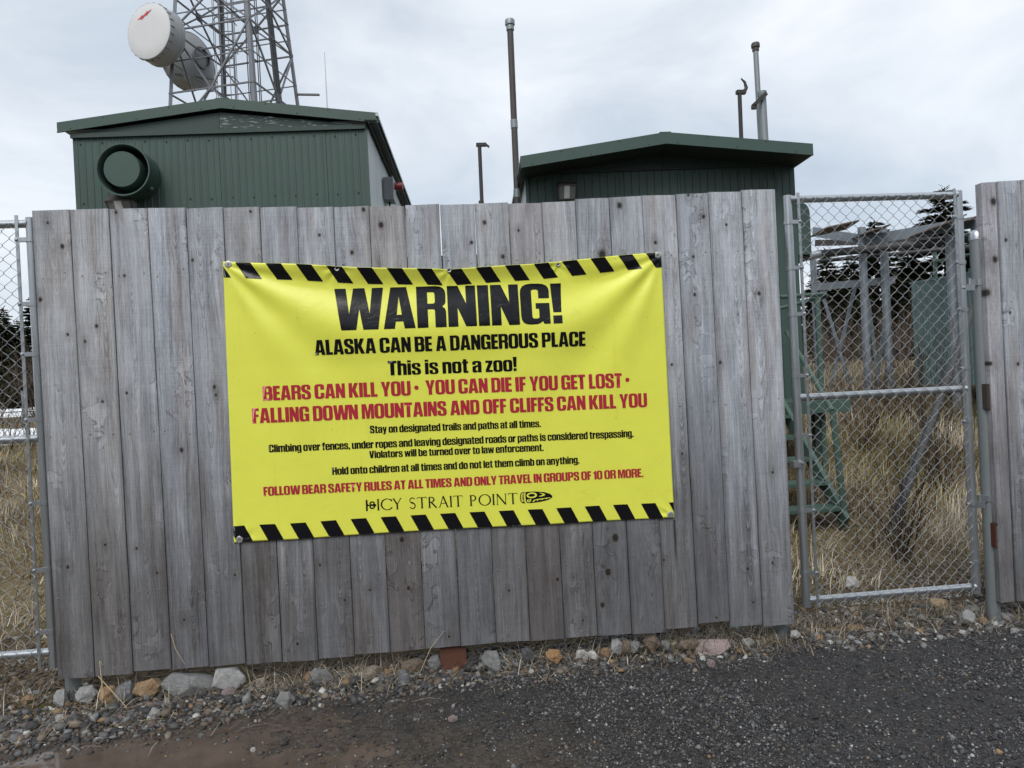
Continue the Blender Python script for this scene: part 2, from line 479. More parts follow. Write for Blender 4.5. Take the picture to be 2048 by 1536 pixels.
def mat_road(name):
    t = NT(name)
    p = t.new('ShaderNodeNewGeometry').outputs['Position']
    x, y, z = t.sep(p)
    n = t.noise(p, 2.6, 5, 0.6); n2 = t.noise(p, 55, 4, 0.7); n3 = t.noise(p, 170, 3, 0.7); n4 = t.noise(p, 9, 4, 0.6)
    cind = t.ramp(n2, [(0.3, (0.013, 0.0125, 0.013)), (0.5, (0.036, 0.0345, 0.0355)), (0.72, (0.090, 0.087, 0.088))])
    mud = t.ramp(n2, [(0.28, (0.026, 0.020, 0.0165)), (0.5, (0.070, 0.054, 0.044)), (0.75, (0.130, 0.104, 0.086))])
    f = t.math('ADD', t.math('ADD', x, t.math('MULTIPLY', y, 0.9)), t.math('MULTIPLY', t.math('SUBTRACT', n, 0.5), 2.6))
    c = t.mix(t.fr(f, 0.9, 2.1), mud, cind)
    c = t.mix(t.fr(n3, 0.64, 0.74, 0, 0.6), c, (0.11, 0.11, 0.112))
    wet = t.fr(n4, 0.45, 0.62)
    c = t.mix(t.math('MULTIPLY', wet, 0.45), c, t.mix(1.0, c, (0.5, 0.5, 0.5), 'MULTIPLY'))
    t.bump(t.math('ADD', n2, t.math('MULTIPLY', n3, 0.7)), 0.8, 0.012)
    return t.fin(c, t.math('SUBTRACT', 0.85, t.math('MULTIPLY', wet, 0.35)), 0, 0.4)

def mat_puddle(name):
    t = NT(name)
    p = t.new('ShaderNodeNewGeometry').outputs['Position']
    n = t.noise(p, 6, 4, 0.6); n2 = t.noise(t.scale(p, (14, 30, 10)), 1.0, 4, 0.6)
    c = t.ramp(n, [(0.3, (0.068, 0.050, 0.040)), (0.7, (0.118, 0.090, 0.072))])
    t.bump(t.noise(p, 22, 2), 0.03, 0.004)
    return t.fin(c, t.fr(n2, 0.55, 0.75, 0.06, 0.35), 0, 0.5)

def mat_vinyl(name, color, rough=0.36, spec=0.5):
    t = NT(name)
    p = t.new('ShaderNodeNewGeometry').outputs['Position']
    n = t.noise(p, 5, 4, 0.6); w = t.noise(p, 900, 2)
    dirt = t.noise(t.scale(p, (3, 3, 7)), 1.0, 5, 0.7)
    v = t.math('ADD', 0.93, t.math('MULTIPLY', n, 0.12))
    c = t.mix(1.0, color, t.comb(v, v, v), 'MULTIPLY')
    c = t.mix(t.fr(dirt, 0.56, 0.82, 0, 0.38), c, t.mix(1.0, c, (0.72, 0.68, 0.6), 'MULTIPLY'))
    st = t.noise(t.scale(p, (26, 26, 1.4)), 1.0, 4, 0.65)
    c = t.mix(t.fr(st, 0.58, 0.8, 0, 0.22), c, t.mix(1.0, c, (0.70, 0.66, 0.55), 'MULTIPLY'))
    spk = t.noise(p, 95, 2, 0.4)
    c = t.mix(t.fr(spk, 0.74, 0.78, 0, 0.5), c, (0.05, 0.045, 0.02))
    cr = t.math('ABSOLUTE', t.math('SUBTRACT', t.noise(t.scale(p, (7, 7, 11)), 1.0, 3, 0.5, 1.5), 0.5))
    crm = t.fr(cr, 0.0, 0.012, 1.0, 0.0)
    crk = t.math('MULTIPLY', crm, t.fr(t.noise(p, 3.1, 3), 0.45, 0.65))
    t.bump(t.math('ADD', t.math('ADD', t.math('MULTIPLY', n, 1.0), t.math('MULTIPLY', w, 0.012)), t.math('MULTIPLY', crk, 0.22)), 0.22, 0.01)
    return t.fin(c, t.math('ADD', rough - 0.04, t.math('MULTIPLY', n, 0.1)), 0, spec)

def mat_peel(name, color):
    t = NT(name)
    p = t.new('ShaderNodeNewGeometry').outputs['Position']
    x, y, z = t.sep(p)
    n = t.noise(t.scale(p, (10, 10, 95)), 1.0, 5, 0.68); m = t.noise(p, 2.6, 3); g = t.noise(t.scale(p, (5, 5, 90)), 1.0, 3)
    v = t.math('ADD', 0.75, t.math('MULTIPLY', g, 0.5))
    c = t.mix(1.0, color, t.comb(v, v, v), 'MULTIPLY')
    pk = t.fr(t.math('ADD', n, t.math('MULTIPLY', t.math('SUBTRACT', m, 0.5), 0.5)), 0.565, 0.585)
    c = t.mix(pk, c, (0.42, 0.44, 0.45))
    t.bump(t.math('SUBTRACT', g, pk), 0.3, 0.004)
    return t.fin(c, 0.6, 0, 0.3)

def mat_plain(name, color, rough=0.5, metal=0.0, spec=0.5, var=0.15, scale=30):
    t = NT(name)
    p = t.new('ShaderNodeNewGeometry').outputs['Position']
    n = t.noise(p, scale, 4, 0.6)
    v = t.math('ADD', 1 - var, t.math('MULTIPLY', n, 2 * var))
    return t.fin(t.mix(1.0, color, t.comb(v, v, v), 'MULTIPLY'), rough, metal, spec)

def mat_needle(name, a, b):
    t = NT(name)
    p = t.new('ShaderNodeNewGeometry').outputs['Position']
    n = t.noise(p, 1.6, 4, 0.6); n2 = t.noise(p, 14, 2)
    c = t.mix(t.fr(t.math('ADD', t.math('MULTIPLY', n, 0.6), t.math('MULTIPLY', n2, 0.4)), 0.35, 0.65), a, b)
    return t.fin(c, 0.75, 0, 0.2)

M = {}
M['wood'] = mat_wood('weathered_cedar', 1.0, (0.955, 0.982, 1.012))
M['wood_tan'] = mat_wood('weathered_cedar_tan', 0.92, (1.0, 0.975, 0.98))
M['timber'] = mat_plain('brown_timber', (0.10, 0.042, 0.028), 0.75, 0, 0.3, 0.35, 40)
M['rust'] = mat_plain('rusty_plate', (0.075, 0.025, 0.016), 0.85, 0.0, 0.3, 0.4, 60)
M['galv'] = mat_galv('galvanised_pipe', (0.47, 0.495, 0.52), 0.34, 0.9, 0.45)
M['bridge'] = mat_galv('bridge_steel', (0.215, 0.245, 0.275), 0.5, 0.45, 0.35)
M['galv_post'] = mat_galv('weathered_galvanised_post', (0.24, 0.265, 0.275), 0.5, 0.55, 0.6)
M['wire'] = mat_galv('galvanised_wire', (0.30, 0.31, 0.32), 0.55, 0.4, 0.3)
M['steel'] = mat_galv('tower_steel', (0.150, 0.160, 0.178), 0.5, 0.35, 0.4)
M['steel_dark'] = mat_plain('dark_cable', (0.045, 0.047, 0.052), 0.6)
M['yellow'] = mat_vinyl('yellow_vinyl', (0.77, 0.79, 0.092))
M['black'] = mat_vinyl('black_print', (0.006, 0.006, 0.008), 0.17, 0.30)
M['red'] = mat_vinyl('red_print', (0.42, 0.022, 0.043), 0.30)
M['washer'] = mat_plain('steel_washer', (0.42, 0.42, 0.41), 0.45, 0.7, 0.5, 0.25, 90)
GREEN = (0.050, 0.085, 0.073)
M['green'] = mat_paint('green_siding', GREEN, 0.48, 0.14, 0.42)
M['green_trim'] = mat_paint('green_trim', (0.050, 0.086, 0.072), 0.42, 0.08, 0.12)
M['green_board'] = mat_paint('green_gable_board', (0.037, 0.060, 0.053), 0.6, 0.15, 0.2)
M['green_peel'] = mat_peel('green_peeling_board', (0.039, 0.063, 0.056))
M['green_rail'] = mat_paint('green_handrail', (0.058, 0.100, 0.082), 0.45, 0.1, 0.15)
M['green_box'] = mat_paint('green_utility_box', (0.145, 0.222, 0.222), 0.5, 0.1, 0.2)
M['white_side'] = mat_paint('white_side_panel', (0.62, 0.66, 0.66), 0.4, 0.1, 0.3)
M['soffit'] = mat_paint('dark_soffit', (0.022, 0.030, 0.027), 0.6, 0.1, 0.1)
M['void'] = mat_plain('black_recess', (0.006, 0.007, 0.008), 0.8)
M['dish'] = mat_paint('dish_face', (0.62, 0.62, 0.625), 0.55, 0.05, 0.05)
M['dish_side'] = mat_paint('dish_shroud', (0.30, 0.315, 0.33), 0.5, 0.08, 0.2)
M['bolt_red'] = mat_plain('red_flash', (0.50, 0.045, 0.07), 0.5)
M['bronze'] = mat_plain('bronze_lamp_housing', (0.065, 0.052, 0.045), 0.55)
M['grey_box'] = mat_plain('grey_box', (0.20, 0.21, 0.23), 0.5)
M['red_lens'] = mat_plain('red_horn', (0.22, 0.02, 0.025), 0.4)
M['pipe_brown'] = mat_plain('weathered_pipe', (0.078, 0.071, 0.067), 0.6, 0.3, 0.4, 0.3, 12)
M['pipe_dark'] = mat_plain('dark_pipe', (0.045, 0.042, 0.042), 0.6, 0.2, 0.4, 0.3, 12)
M['pipe_grey'] = mat_plain('grey_conduit', (0.055, 0.056, 0.058), 0.6, 0.0, 0.3, 0.2, 12)
M['grating'] = mat_plain('brown_plate', (0.115, 0.085, 0.065), 0.7, 0.0, 0.3, 0.3, 10)
M['rock'] = mat_rock('rock')
M['gravel'] = mat_tint('gravel', 0.7, 160, 0.35, 0.35, 0.4)
M['straw'] = mat_tint('dry_grass', 0.7, 40, 0.2, 0.2, 0)
M['ground'] = mat_ground('hillside_soil')
M['road'] = mat_road('cinder_road')
M['puddle'] = mat_puddle('muddy_water')
M['snow'] = mat_plain('snow', (0.80, 0.82, 0.85), 0.7, 0, 0.3, 0.06, 6)
M['bark'] = mat_plain('bark', (0.060, 0.048, 0.040), 0.9, 0, 0.2, 0.35, 14)
M['twig'] = mat_plain('twig', (0.115, 0.090, 0.072), 0.85, 0, 0.2, 0.35, 8)
M['twig_dark'] = mat_plain('dark_twig', (0.048, 0.036, 0.030), 0.85, 0, 0.2, 0.35, 8)
M['needle'] = mat_needle('needles', (0.026, 0.036, 0.018), (0.088, 0.104, 0.044))
M['glass'] = mat_plain('lamp_glass', (0.23, 0.24, 0.235), 0.15, 0, 0.6, 0.15, 20)
M['tube'] = mat_plain('lamp_tube', (0.75, 0.77, 0.76), 0.4)
M['nail'] = mat_plain('nail', (0.30, 0.30, 0.30), 0.4, 0.6)

# ================================================================== ground, road, puddle
EDGE_X = [-20, -1, 0, 0.5, 1.2, 2.0, 3.1, 5, 8, 30]
EDGE_Y = [-0.5, -0.36, -0.28, -0.21, -0.06, 0.0, 0.06, 0.11, 0.16, 0.2]
def edge_y(x):
    return np.interp(x, EDGE_X, EDGE_Y) + 0.07 * (fbm(np.asarray(x) * 2.3, np.asarray(x) * 0 + 3.3, 3) - 0.5)
def ground_z(x, y):
    x, y = np.asarray(x, float), np.asarray(y, float)
    s = 0.075 + 0.125 * sstep(1.0, 5.0, x)
    lim = 14.0 - 7.5 * sstep(1.0, 5.0, x)
    yy = np.maximum(y - 1.2, 0)
    yy = np.where(yy < 0.6, yy * yy / 1.2, yy - 0.3)
    z = s * np.minimum(yy, lim) + 0.03 * np.clip(yy - lim, 0, 30)
    z = z + 0.16 * (fbm(x * 0.7 + 5, y * 0.7, 4) - 0.5) * sstep(0.6, 3.0, y) + 0.05 * (fbm(x * 5, y * 5 + 8, 3) - 0.5)
    return -0.128 + z
def ground_full(x, y):
    return ground_z(x, y) - 0.08 * sstep(-0.02, 0.09, edge_y(x) - y)
def road_z(x, y):
    x, y = np.asarray(x, float), np.asarray(y, float)
    z = -0.150 + 0.020 * (fbm(x * 3, y * 3, 4) - 0.5) + 0.010 * (fbm(x * 22, y * 22, 3) - 0.5) + 0.005 * (fbm(x * 70, y * 70, 2) - 0.5)
    z = z - 0.034 * np.exp(-((x - 0.55) / 1.05) ** 2 - ((y + 0.86) / 0.42) ** 2)
    z = z + 0.012 * np.exp(-((x - 3.3) / 0.6) ** 2 - ((y + 0.9) / 0.3) ** 2)
    return z - 0.09 * sstep(0.0, 0.12, y - edge_y(x))

def grid_mesh(name, xs, ys, zf, mat):
    X, Y = np.meshgrid(xs, ys)
    Z = zf(X, Y)
    n, m = len(xs), len(ys)
    idx = np.arange(n * m).reshape(m, n)
    f = np.stack([idx[:-1, :-1], idx[:-1, 1:], idx[1:, 1:], idx[1:, :-1]], -1).reshape(-1, 4)
    return np_mesh(name, np.stack([X, Y, Z], -1).reshape(-1, 3), f, mat, smooth=True)

xs = np.r_[-300, -120, -60, -30, -15, -8, -5, -3.5, np.arange(-2.5, 7.5, 0.016), 8, 9, 11, 15, 30, 60, 120, 300]
ys = np.r_[-300, -120, -60, -30, -15, -8, -5, -3.5, -2.6, np.arange(-2.0, 0.32, 0.016)]
road = link('road', grid_mesh('road', xs, ys, road_z, M['road']))
tag(road, 'dark cinder road with brown mud at its left', kind='structure')
xs = np.r_[-300, -120, -60, -30, np.arange(-16, -3, 0.25), np.arange(-3, 10, 0.05), np.arange(10, 24, 0.3), 30, 60, 120, 300]
ys = np.r_[np.arange(-0.6, 4, 0.05), np.arange(4, 16, 0.15), np.arange(16, 30, 0.5), 35, 45, 60, 90, 150, 300]
ground = link('ground', grid_mesh('ground', xs, ys, ground_full, M['ground']))
tag(ground, 'grassy stony ground rising behind the fence', kind='structure')
_t = np.linspace(0, 2 * pi, 60, endpoint=False)
pv = np.stack([0.55 + 1.7 * np.cos(_t) * (1 + 0.1 * np.sin(3 * _t)), -0.95 + 0.75 * np.sin(_t) * (1 + 0.12 * np.cos(4 * _t)), np.full(60, -0.1615)], -1)
pm = MB(); pm.add(pv, [tuple(range(60))])
tag(pm.build('puddle', M['puddle']), 'shallow brown puddle on the muddy road', kind='structure')

def slope_z(x, y):  # unseen slope added so the black letters have something dark to reflect
    d = -y - 14.0
    r = sstep(0, 16, d) * (7.5 + 3.5 * (fbm(x * .05, y * .02 + 3, 3) - .5)) + 2.2 * (fbm(x * .55, y * .55, 4) - .5) * sstep(2, 9, d)
    return -0.35 + r
hx = np.r_[-200, -120, np.arange(-70, 75, 1.2), 120, 200]
added_hill = link('added_slope', grid_mesh('added_slope', hx, np.r_[-160, -80, np.arange(-42, -13.5, .9)], slope_z, mat_needle('added_wooded_slope', (0.014, 0.020, 0.011), (0.050, 0.058, 0.026))))
tag(added_hill, 'unseen dark wooded slope added behind the viewpoint to darken reflections', kind='structure')

# ================================================================== the wooden fence
BT = [63.3, 139.3, 217.4, 294.1, 371.3, 445.3, 518.9, 593.1, 666.3, 738, 809.5, 878.8, 948.7, 1016.4, 1083.4, 1150.2, 1217.9, 1283.8, 1351.1, 1416.6, 1483, 1550.9]
BTY = [421.5, 420, 418, 416.5, 415.5, 414.5, 413.5, 415, 413.5, 412.5, 411, 409, 407, 406, 405, 401, 394.5, 391, 388, 384.5, 381.5, 379]
BB = [115.6, 190.2, 267, 343.2, 418.4, 492, 565, 637, 710, 781, 851, 922, 993, 1061, 1130, 1195.5, 1264.5, 1330.7, 1396.8, 1461, 1526.6, 1590]
BBY = [1358, 1352, 1345, 1338, 1334, 1328, 1324, 1317.5, 1311, 1304, 1297, 1293, 1286, 1283, 1278, 1271, 1268, 1262, 1253, 1253, 1250.5, 1248]
KNOTS = [(96, 446, 4), (125, 493, 6), (81, 599, 6), (136, 669, 4), (136, 1134, 5), (193, 652, 5), (170, 683, 4), (205, 803, 4), (232, 425, 4), (249, 551, 4),
         (253, 786, 4), (273, 1097, 4), (314, 1146, 4), (273, 1267, 7), (429, 774, 5), (432, 790, 4), (639, 470, 4), (704, 505, 6), (762, 450, 7),
         (727, 419, 6), (501, 423, 4), (969, 445, 6), (1006, 513, 6), (1037, 461, 4), (943, 485, 5), (1204, 509, 11), (1239, 411, 7), (1377, 390, 4),
         (1407, 433, 6), (1453, 449, 4), (1311, 485, 5), (804, 1079, 7), (817, 1176, 6), (595, 1288, 5), (898, 1273, 4), (1230, 1076, 10), (1216, 1144, 9),
         (1205, 1210, 7), (1115, 1159, 6), (1018, 1181, 4), (1147, 1155, 3), (1166, 1241, 4), (1328, 1120, 4), (1433, 1235, 4), (1496, 1138, 5), (1507, 1205, 4),
         (1545, 1126, 4), (1387, 513, 4), (1390, 589, 5), (1390, 667, 4), (1423, 805, 7), (1411, 940, 4), (1518, 587, 6), (1441, 725, 5), (1365, 907, 4), (1344, 729, 4),
         (1545, 945, 4), (385, 520, 4), (363, 900, 6), (368, 1240, 4), (330, 1330, 8), (210, 1090, 4), (175, 1180, 5), (470, 1150, 4), (740, 1180, 4), (690, 1200, 4), (640, 1130, 4)]

def board_mesh(wt, wb, h, skew, topd, botd, th, mat, seed):
    """sawn board: chamfered edges, slight cup, ragged ends; x across, z up, front face near y=0"""
    rnd = random.Random(seed)
    nz, cup = 14, rnd.uniform(-0.0015, 0.002)
    bow = rnd.uniform(-0.003, 0.003)
    vs, fs = [], []
    ch = 0.0022
    for k in range(nz + 1):
        t = k / nz
        w = wb + (wt - wb) * t
        cx = skew * t
        yb = bow * sin(pi * t)
        jl, jr = rnd.uniform(-0.0006, 0.0006), rnd.uniform(-0.0006, 0.0006)
        for (sx, yy) in ((-1, th), (-1, ch), (-1 + 2 * ch / w, 0), (-0.33, -cup), (0.33, -cup), (1 - 2 * ch / w, 0), (1, ch), (1, th)):
            x = cx + sx * w / 2 + (jl if sx < -.5 else jr if sx > .5 else 0)
            z = h * t
            if k == nz: z += topd * sx * 0.5 + rnd.uniform(-0.0008, 0.0008)
            if k == 0: z += botd * sx * 0.5 + rnd.uniform(-0.0008, 0.0008)
            vs.append((x, yy + yb, z))
    for k in range(nz):
        for j in range(8):
            j2 = (j + 1) % 8
            fs.append((k * 8 + j, k * 8 + j2, k * 8 + 8 + j2, k * 8 + 8 + j))
    fs.append(tuple(reversed(range(8)))); fs.append(tuple(range(nz * 8, nz * 8 + 8)))
    m = MB(); m.add(vs, fs)
    return m.mesh('board', mat)

nail_mb = MB(); nail_mb.lathe([(0.0, 0.0018), (0.0030, 0.0015), (0.0040, 0.0), (0.0035, -0.004)], (0, 0, 0), (0, -1, 0), 8)
NAIL = nail_mb.mesh('nail', M['nail'])

fence = empty('wooden_fence', (2.0, 0.0, -0.13))
tag(fence, 'tall grey weathered board fence panel carrying the yellow warning banner', 'fence')
def fx(o):          # children given in world coordinates of the fence
    o.location = Vector(o.location) - fence.location
    return o
rb = random.Random(3)
KN = {}
for (kx, ky, kr) in KNOTS:
    p = U(kx, ky)
    f = (2.44 - p[2]) / 2.44
    edges = [U(a, b)[0] * (1 - f) + U(c, d)[0] * f for a, b, c, d in zip(BT, BTY, BB, BBY)]
    i = int(np.searchsorted(edges, p[0]) - 1)
    KN.setdefault(min(max(i, 0), 20), []).append((p, (kr * 0.0030 if kr > 6 else kr * 0.0025)))
for i in range(21):
    tl, tr, bl, br = U(BT[i], BTY[i]), U(BT[i + 1], BTY[i + 1]), U(BB[i], BBY[i]), U(BB[i + 1], BBY[i + 1])
    gt, gb = rb.uniform(0.0015, 0.0045), rb.uniform(0.0015, 0.0045)
    if i in (10, 11): gt = 0.0048
    zb, zt = (bl[2] + br[2]) / 2 + rb.uniform(-0.004, 0.004), (tl[2] + tr[2]) / 2 + rb.uniform(-0.003, 0.003)
    if i == 18: zb += 0.022
    xb, xt = (bl[0] + br[0]) / 2, (tl[0] + tr[0]) / 2
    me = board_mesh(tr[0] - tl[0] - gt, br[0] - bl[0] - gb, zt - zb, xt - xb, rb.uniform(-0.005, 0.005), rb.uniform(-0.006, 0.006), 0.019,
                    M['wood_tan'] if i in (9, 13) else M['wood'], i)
    yo = rb.uniform(-0.002, 0.003)
    b = link('board', me, fence, (xb, yo, zb)); fx(b)
    ks = KN.get(i, [])[:5]
    for k in range(5):
        b['knot%d' % k] = [ks[k][0][0] - xb, ks[k][0][2] - zb, ks[k][1]] if k < len(ks) else [9.0, -9.0, 0.01]
    b['drip'] = [9.0, 0.0, 1.0]
    if i == 16:
        p = U(1349, 1040); b['drip'] = [p[0] - xb, p[2] - zb, 0.30]
    if i == 17:
        p = U(1349, 1040); b['drip'] = [p[0] - xb, p[2] - zb, 0.30]
    if i == 15:
        p = U(1242, 422); b['drip'] = [9, 0, 1]
    # two nails at each of the three rails
    for zr in (2.07, 1.24, 0.42):
        for sx in (-0.33, 0.33):
            t = (zr - zb) / (zt - zb)
            n = link('nail', NAIL, b, (xt * t + xb * (1 - t) - xb + sx * 0.18 + rb.uniform(-.01, .01), -0.001, zr - zb + rb.uniform(-.018, .018)))
for zr in (2.07, 1.24, 0.42):
    m = MB(); m.box((1.975, 0.0215 + 0.019, zr), (3.80, 0.038, 0.089)); fx(m.build('rail', M['wood_tan'], fence))
for px, pt in ((148, 1402), (1565, 1292)):
    p = U(px, pt, 0.10)
    m = MB(); m.tube([(p[0], 0.105, -0.4), (p[0], 0.105, 2.2)], 0.0385, 20); fx(m.build('post', M['galv_post'], fence, True))
p = U(908, 1338, 0.075)
m = MB(); m.box((p[0], 0.050, -0.02), (0.140, 0.055, 0.74)); fx(m.build('timber_post', M['timber'], fence))

# ---- second fence panel at the right edge
fence2 = empty('wooden_fence', (5.7, 0.0, -0.13))
tag(fence2, 'weathered board fence panel cut off by the right edge of the picture', 'fence')
for i, (x0, x1, y0, z0, z1, th) in enumerate(((5.186, 5.274, 0.012, -0.005, 2.432, 0.05), (5.278, 5.418, 0.0, 0.0, 2.435, 0.019), (5.422, 5.604, 0.002, -0.004, 2.44, 0.019),
                                              (5.608, 5.790, -0.001, 0.0, 2.437, 0.019), (5.795, 5.978, 0.001, 0.0, 2.44, 0.019), (5.982, 6.165, 0.0, 0.002, 2.436, 0.019))):
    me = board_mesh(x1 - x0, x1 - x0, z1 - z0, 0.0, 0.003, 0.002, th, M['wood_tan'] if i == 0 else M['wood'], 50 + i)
    b = link('board', me, fence2, ((x0 + x1) / 2 - 5.7, y0, z0 + 0.13))
    kk = [(1990, 402, 10), (1993, 518, 9), (1978, 585, 10), (1984, 727, 6), (1996, 1050, 5)] if i == 0 else [(2012, 480, 5), (2036, 728, 5), (2020, 625, 4)] if i == 1 else []
    for k in range(5):
        if k < len(kk):
            p = U(kk[k][0], kk[k][1]); b['knot%d' % k] = [p[0] - (x0 + x1) / 2, p[2] - z0, kk[k][2] * 0.0027]
        else: b['knot%d' % k] = [9.0, -9.0, 0.01]
    b['drip'] = [9.0, 0.0, 1.0]
for zr in (2.08, 1.24, 0.42):
    m = MB(); m.box((0.05, 0.0815, zr + 0.13), (0.95, 0.038, 0.089)); m.build('rail', M['wood_tan'], fence2)
for (a, b_) in (((1968, 472), (1978, 525)), ((1968, 768), (1976, 818)), ((1984, 1046), (1991, 1093))):
    p, q = U(*a, 0.045), U(*b_, 0.045)
    m = MB(); m.box(((p[0] + q[0]) / 2 - 5.7, 0.045, (p[2] + q[2]) / 2 + 0.13), (0.022, 0.045, p[2] - q[2])); m.build('bracket', M['rust'] if a[1] > 1000 else M['bark'], fence2)

# ================================================================== warning banner
BAN = empty('warning_banner', (2.08, -0.01, 0.62))
tag(BAN, 'yellow vinyl banner with black hazard stripes warning of bears', 'banner')
_tp = np.array([U(a, b, -0.015) for a, b in ((444.7, 522), (505, 525.5), (594, 528), (654, 532), (715, 536), (790, 537.5), (866, 538.5), (898, 540), (954, 536), (1010, 532),
                (1067, 529), (1125, 523), (1180, 517.5), (1235, 511), (1292, 506), (1323, 504))])
_bp = np.array([U(a, b, -0.015) for a, b in ((467, 1086), (507, 1083), (598, 1079), (690, 1071.5), (811, 1063.6), (898, 1058.7), (928, 1057), (1014, 1053), (1100, 1049), (1212, 1042), (1349.5, 1036))])
_kx = np.linspace(0.85, 3.35, 501)
def _smooth(y, s):
    k = np.exp(-0.5 * (np.arange(-60, 61) / s) ** 2); k /= k.sum()
    return np.convolve(np.pad(y, 60, mode='reflect', reflect_type='odd'), k, 'valid')
_zt = _smooth(np.interp(_kx, _tp[:, 0], _tp[:, 2]), 6)
_zb = _smooth(np.interp(_kx, _bp[:, 0], _bp[:, 2]), 8)
def ztop(x): return np.interp(x, _kx, _zt)
def zbot(x): return np.interp(x, _kx, _zb)
_pv = np.linspace(0, 1, 401)
_pf = _smooth(np.interp(_pv, [0, .05, .08, .16, .21, .25, .36, .6, 1], [.034, .004, .002, .029, .040, .040, .020, .014, .004]), 5)
XL0, XL1, XR0, XR1 = _tp[0, 0], _bp[0, 0], _tp[-1, 0], _bp[-1, 0]
def g_(t, c, s): return np.exp(-0.5 * ((t - c) / s) ** 2)
PUCK = [tuple(U(a, b)[[0, 2]]) for a, b in ((455, 528), (1317, 509.5), (1342.5, 1030), (477.5, 1080), (674, 537.5), (898, 541), (1116, 528.5))]
def bdisp(x, z):
    x, z = np.asarray(x, float), np.asarray(z, float)
    v = np.clip((ztop(x) - z) / (ztop(x) - zbot(x)), 0, 1)
    u = np.clip((x - XL0) / (XR0 - XL0), 0, 1)
    c = np.sin(pi * u) ** 1.1
    d = 0.004 + c * np.interp(v, _pv, _pf)
    for xc, zc, sg, a0 in ((XL0, _tp[0, 2], 1, 42), (XR0, _tp[-1, 2], -1, 46)):
        X, Z = sg * (x - xc), zc - z
        r = np.hypot(X, Z); th = np.degrees(np.arctan2(Z, np.maximum(X, 1e-4))) + 9 * np.sin(r * 2.4)
        env = sstep(0.02, 0.22, r) * (1 - sstep(0.55, 1.35, r))
        d = d + env * (0.0125 * g_(th, a0, 7) - 0.006 * g_(th, a0 - 16, 6) - 0.006 * g_(th, a0 + 15, 6) + 0.008 * g_(th, a0 + 27, 6) + 0.006 * g_(th, a0 - 27, 5))
    for (gx, gz) in PUCK:
        X, Z = x - gx, z - gz; r = np.hypot(X, Z)
        d = d + 0.0045 * np.sin(7 * np.arctan2(Z, X) + gx * 9) * np.exp(-(r / .075) ** 2) * sstep(.012, .05, r)
    d = d + 0.003 * (fbm(x * 5, z * 5, 3) - 0.5) * np.sin(pi * np.clip(v, 0, 1))
    for gx in (674, 898, 1116):
        p = U(gx, 535); d = d - 0.010 * np.exp(-((x - p[0]) / 0.07) ** 2 - ((z - p[2]) / 0.05) ** 2)
    return np.maximum(d, 0.002)
def bpt(x, z, off=0.0):
    y = -(0.003 + bdisp(x, z)) - off
    return np.stack([np.asarray(x, float), y, np.asarray(z, float)], -1)
nu, nv = 320, 200
s_, t_ = np.meshgrid(np.linspace(0, 1, nu), np.linspace(0, 1, nv))
bx = (XL0 + (XL1 - XL0) * t_) * (1 - s_) + (XR0 + (XR1 - XR0) * t_) * s_
bz = ztop(bx) * (1 - t_) + zbot(bx) * t_
bv = bpt(bx.ravel(), bz.ravel()) - np.array(BAN.location)
idx = np.arange(nu * nv).reshape(nv, nu)
bf = np.stack([idx[:-1, :-1], idx[1:, :-1], idx[1:, 1:], idx[:-1, 1:]], -1).reshape(-1, 4)
vin = link('vinyl_sheet', np_mesh('vinyl_sheet', bv, bf, M['yellow'], smooth=True), BAN)
md = vin.modifiers.new('thickness', 'SOLIDIFY'); md.thickness = 0.0012; md.offset = -1

def flat_to_banner(name, polys, mat, cell=0.045, off=0.0012, cut=True):
    """polys: list of (outer, holes...) in banner x,z metres; cut to a grid and laid on the vinyl"""
    bm = bmesh.new()
    for li, contours in enumerate(polys):
        pl = [[Vector((p[0], p[1], 0)) for p in c] for c in contours]
        flat = [p for c in pl for p in c]
        vs = [bm.verts.new((p.x, p.y, 0)) for p in flat]
        for tri in tessellate_polygon(pl):
            try: bm.faces.new([vs[i] for i in tri])
            except ValueError: pass
    if cut:
        xsv = [v.co.x for v in bm.verts]; zsv = [v.co.y for v in bm.verts]
        for k in range(int((max(xsv) - min(xsv)) / cell) + 1):
            bmesh.ops.bisect_plane(bm, geom=bm.verts[:] + bm.edges[:] + bm.faces[:], plane_co=(min(xsv) + k * cell, 0, 0), plane_no=(1, 0, 0))
        for k in range(int((max(zsv) - min(zsv)) / (cell * .6)) + 1):
            bmesh.ops.bisect_plane(bm, geom=bm.verts[:] + bm.edges[:] + bm.faces[:], plane_co=(0, min(zsv) + k * cell * .6, 0), plane_no=(0, 1, 0))
    me = bpy.data.meshes.new(name)
    bm.to_mesh(me); bm.free()
    co = np.empty(len(me.vertices) * 3); me.vertices.foreach_get('co', co); co = co.reshape(-1, 3)
    P = bpt(co[:, 0], co[:, 1], off) - np.array(BAN.location)
    me.vertices.foreach_set('co', P.ravel())
    # all faces look at the viewer
    bm = bmesh.new(); bm.from_mesh(me); bm.normal_update()
    fl = [f for f in bm.faces if f.normal.y > 0]
    if fl: bmesh.ops.reverse_faces(bm, faces=fl)
    bm.to_mesh(me); bm.free()
    me.polygons.foreach_set('use_smooth', [True] * len(me.polygons))
    me.materials.append(mat)
    return link(name, me, BAN)

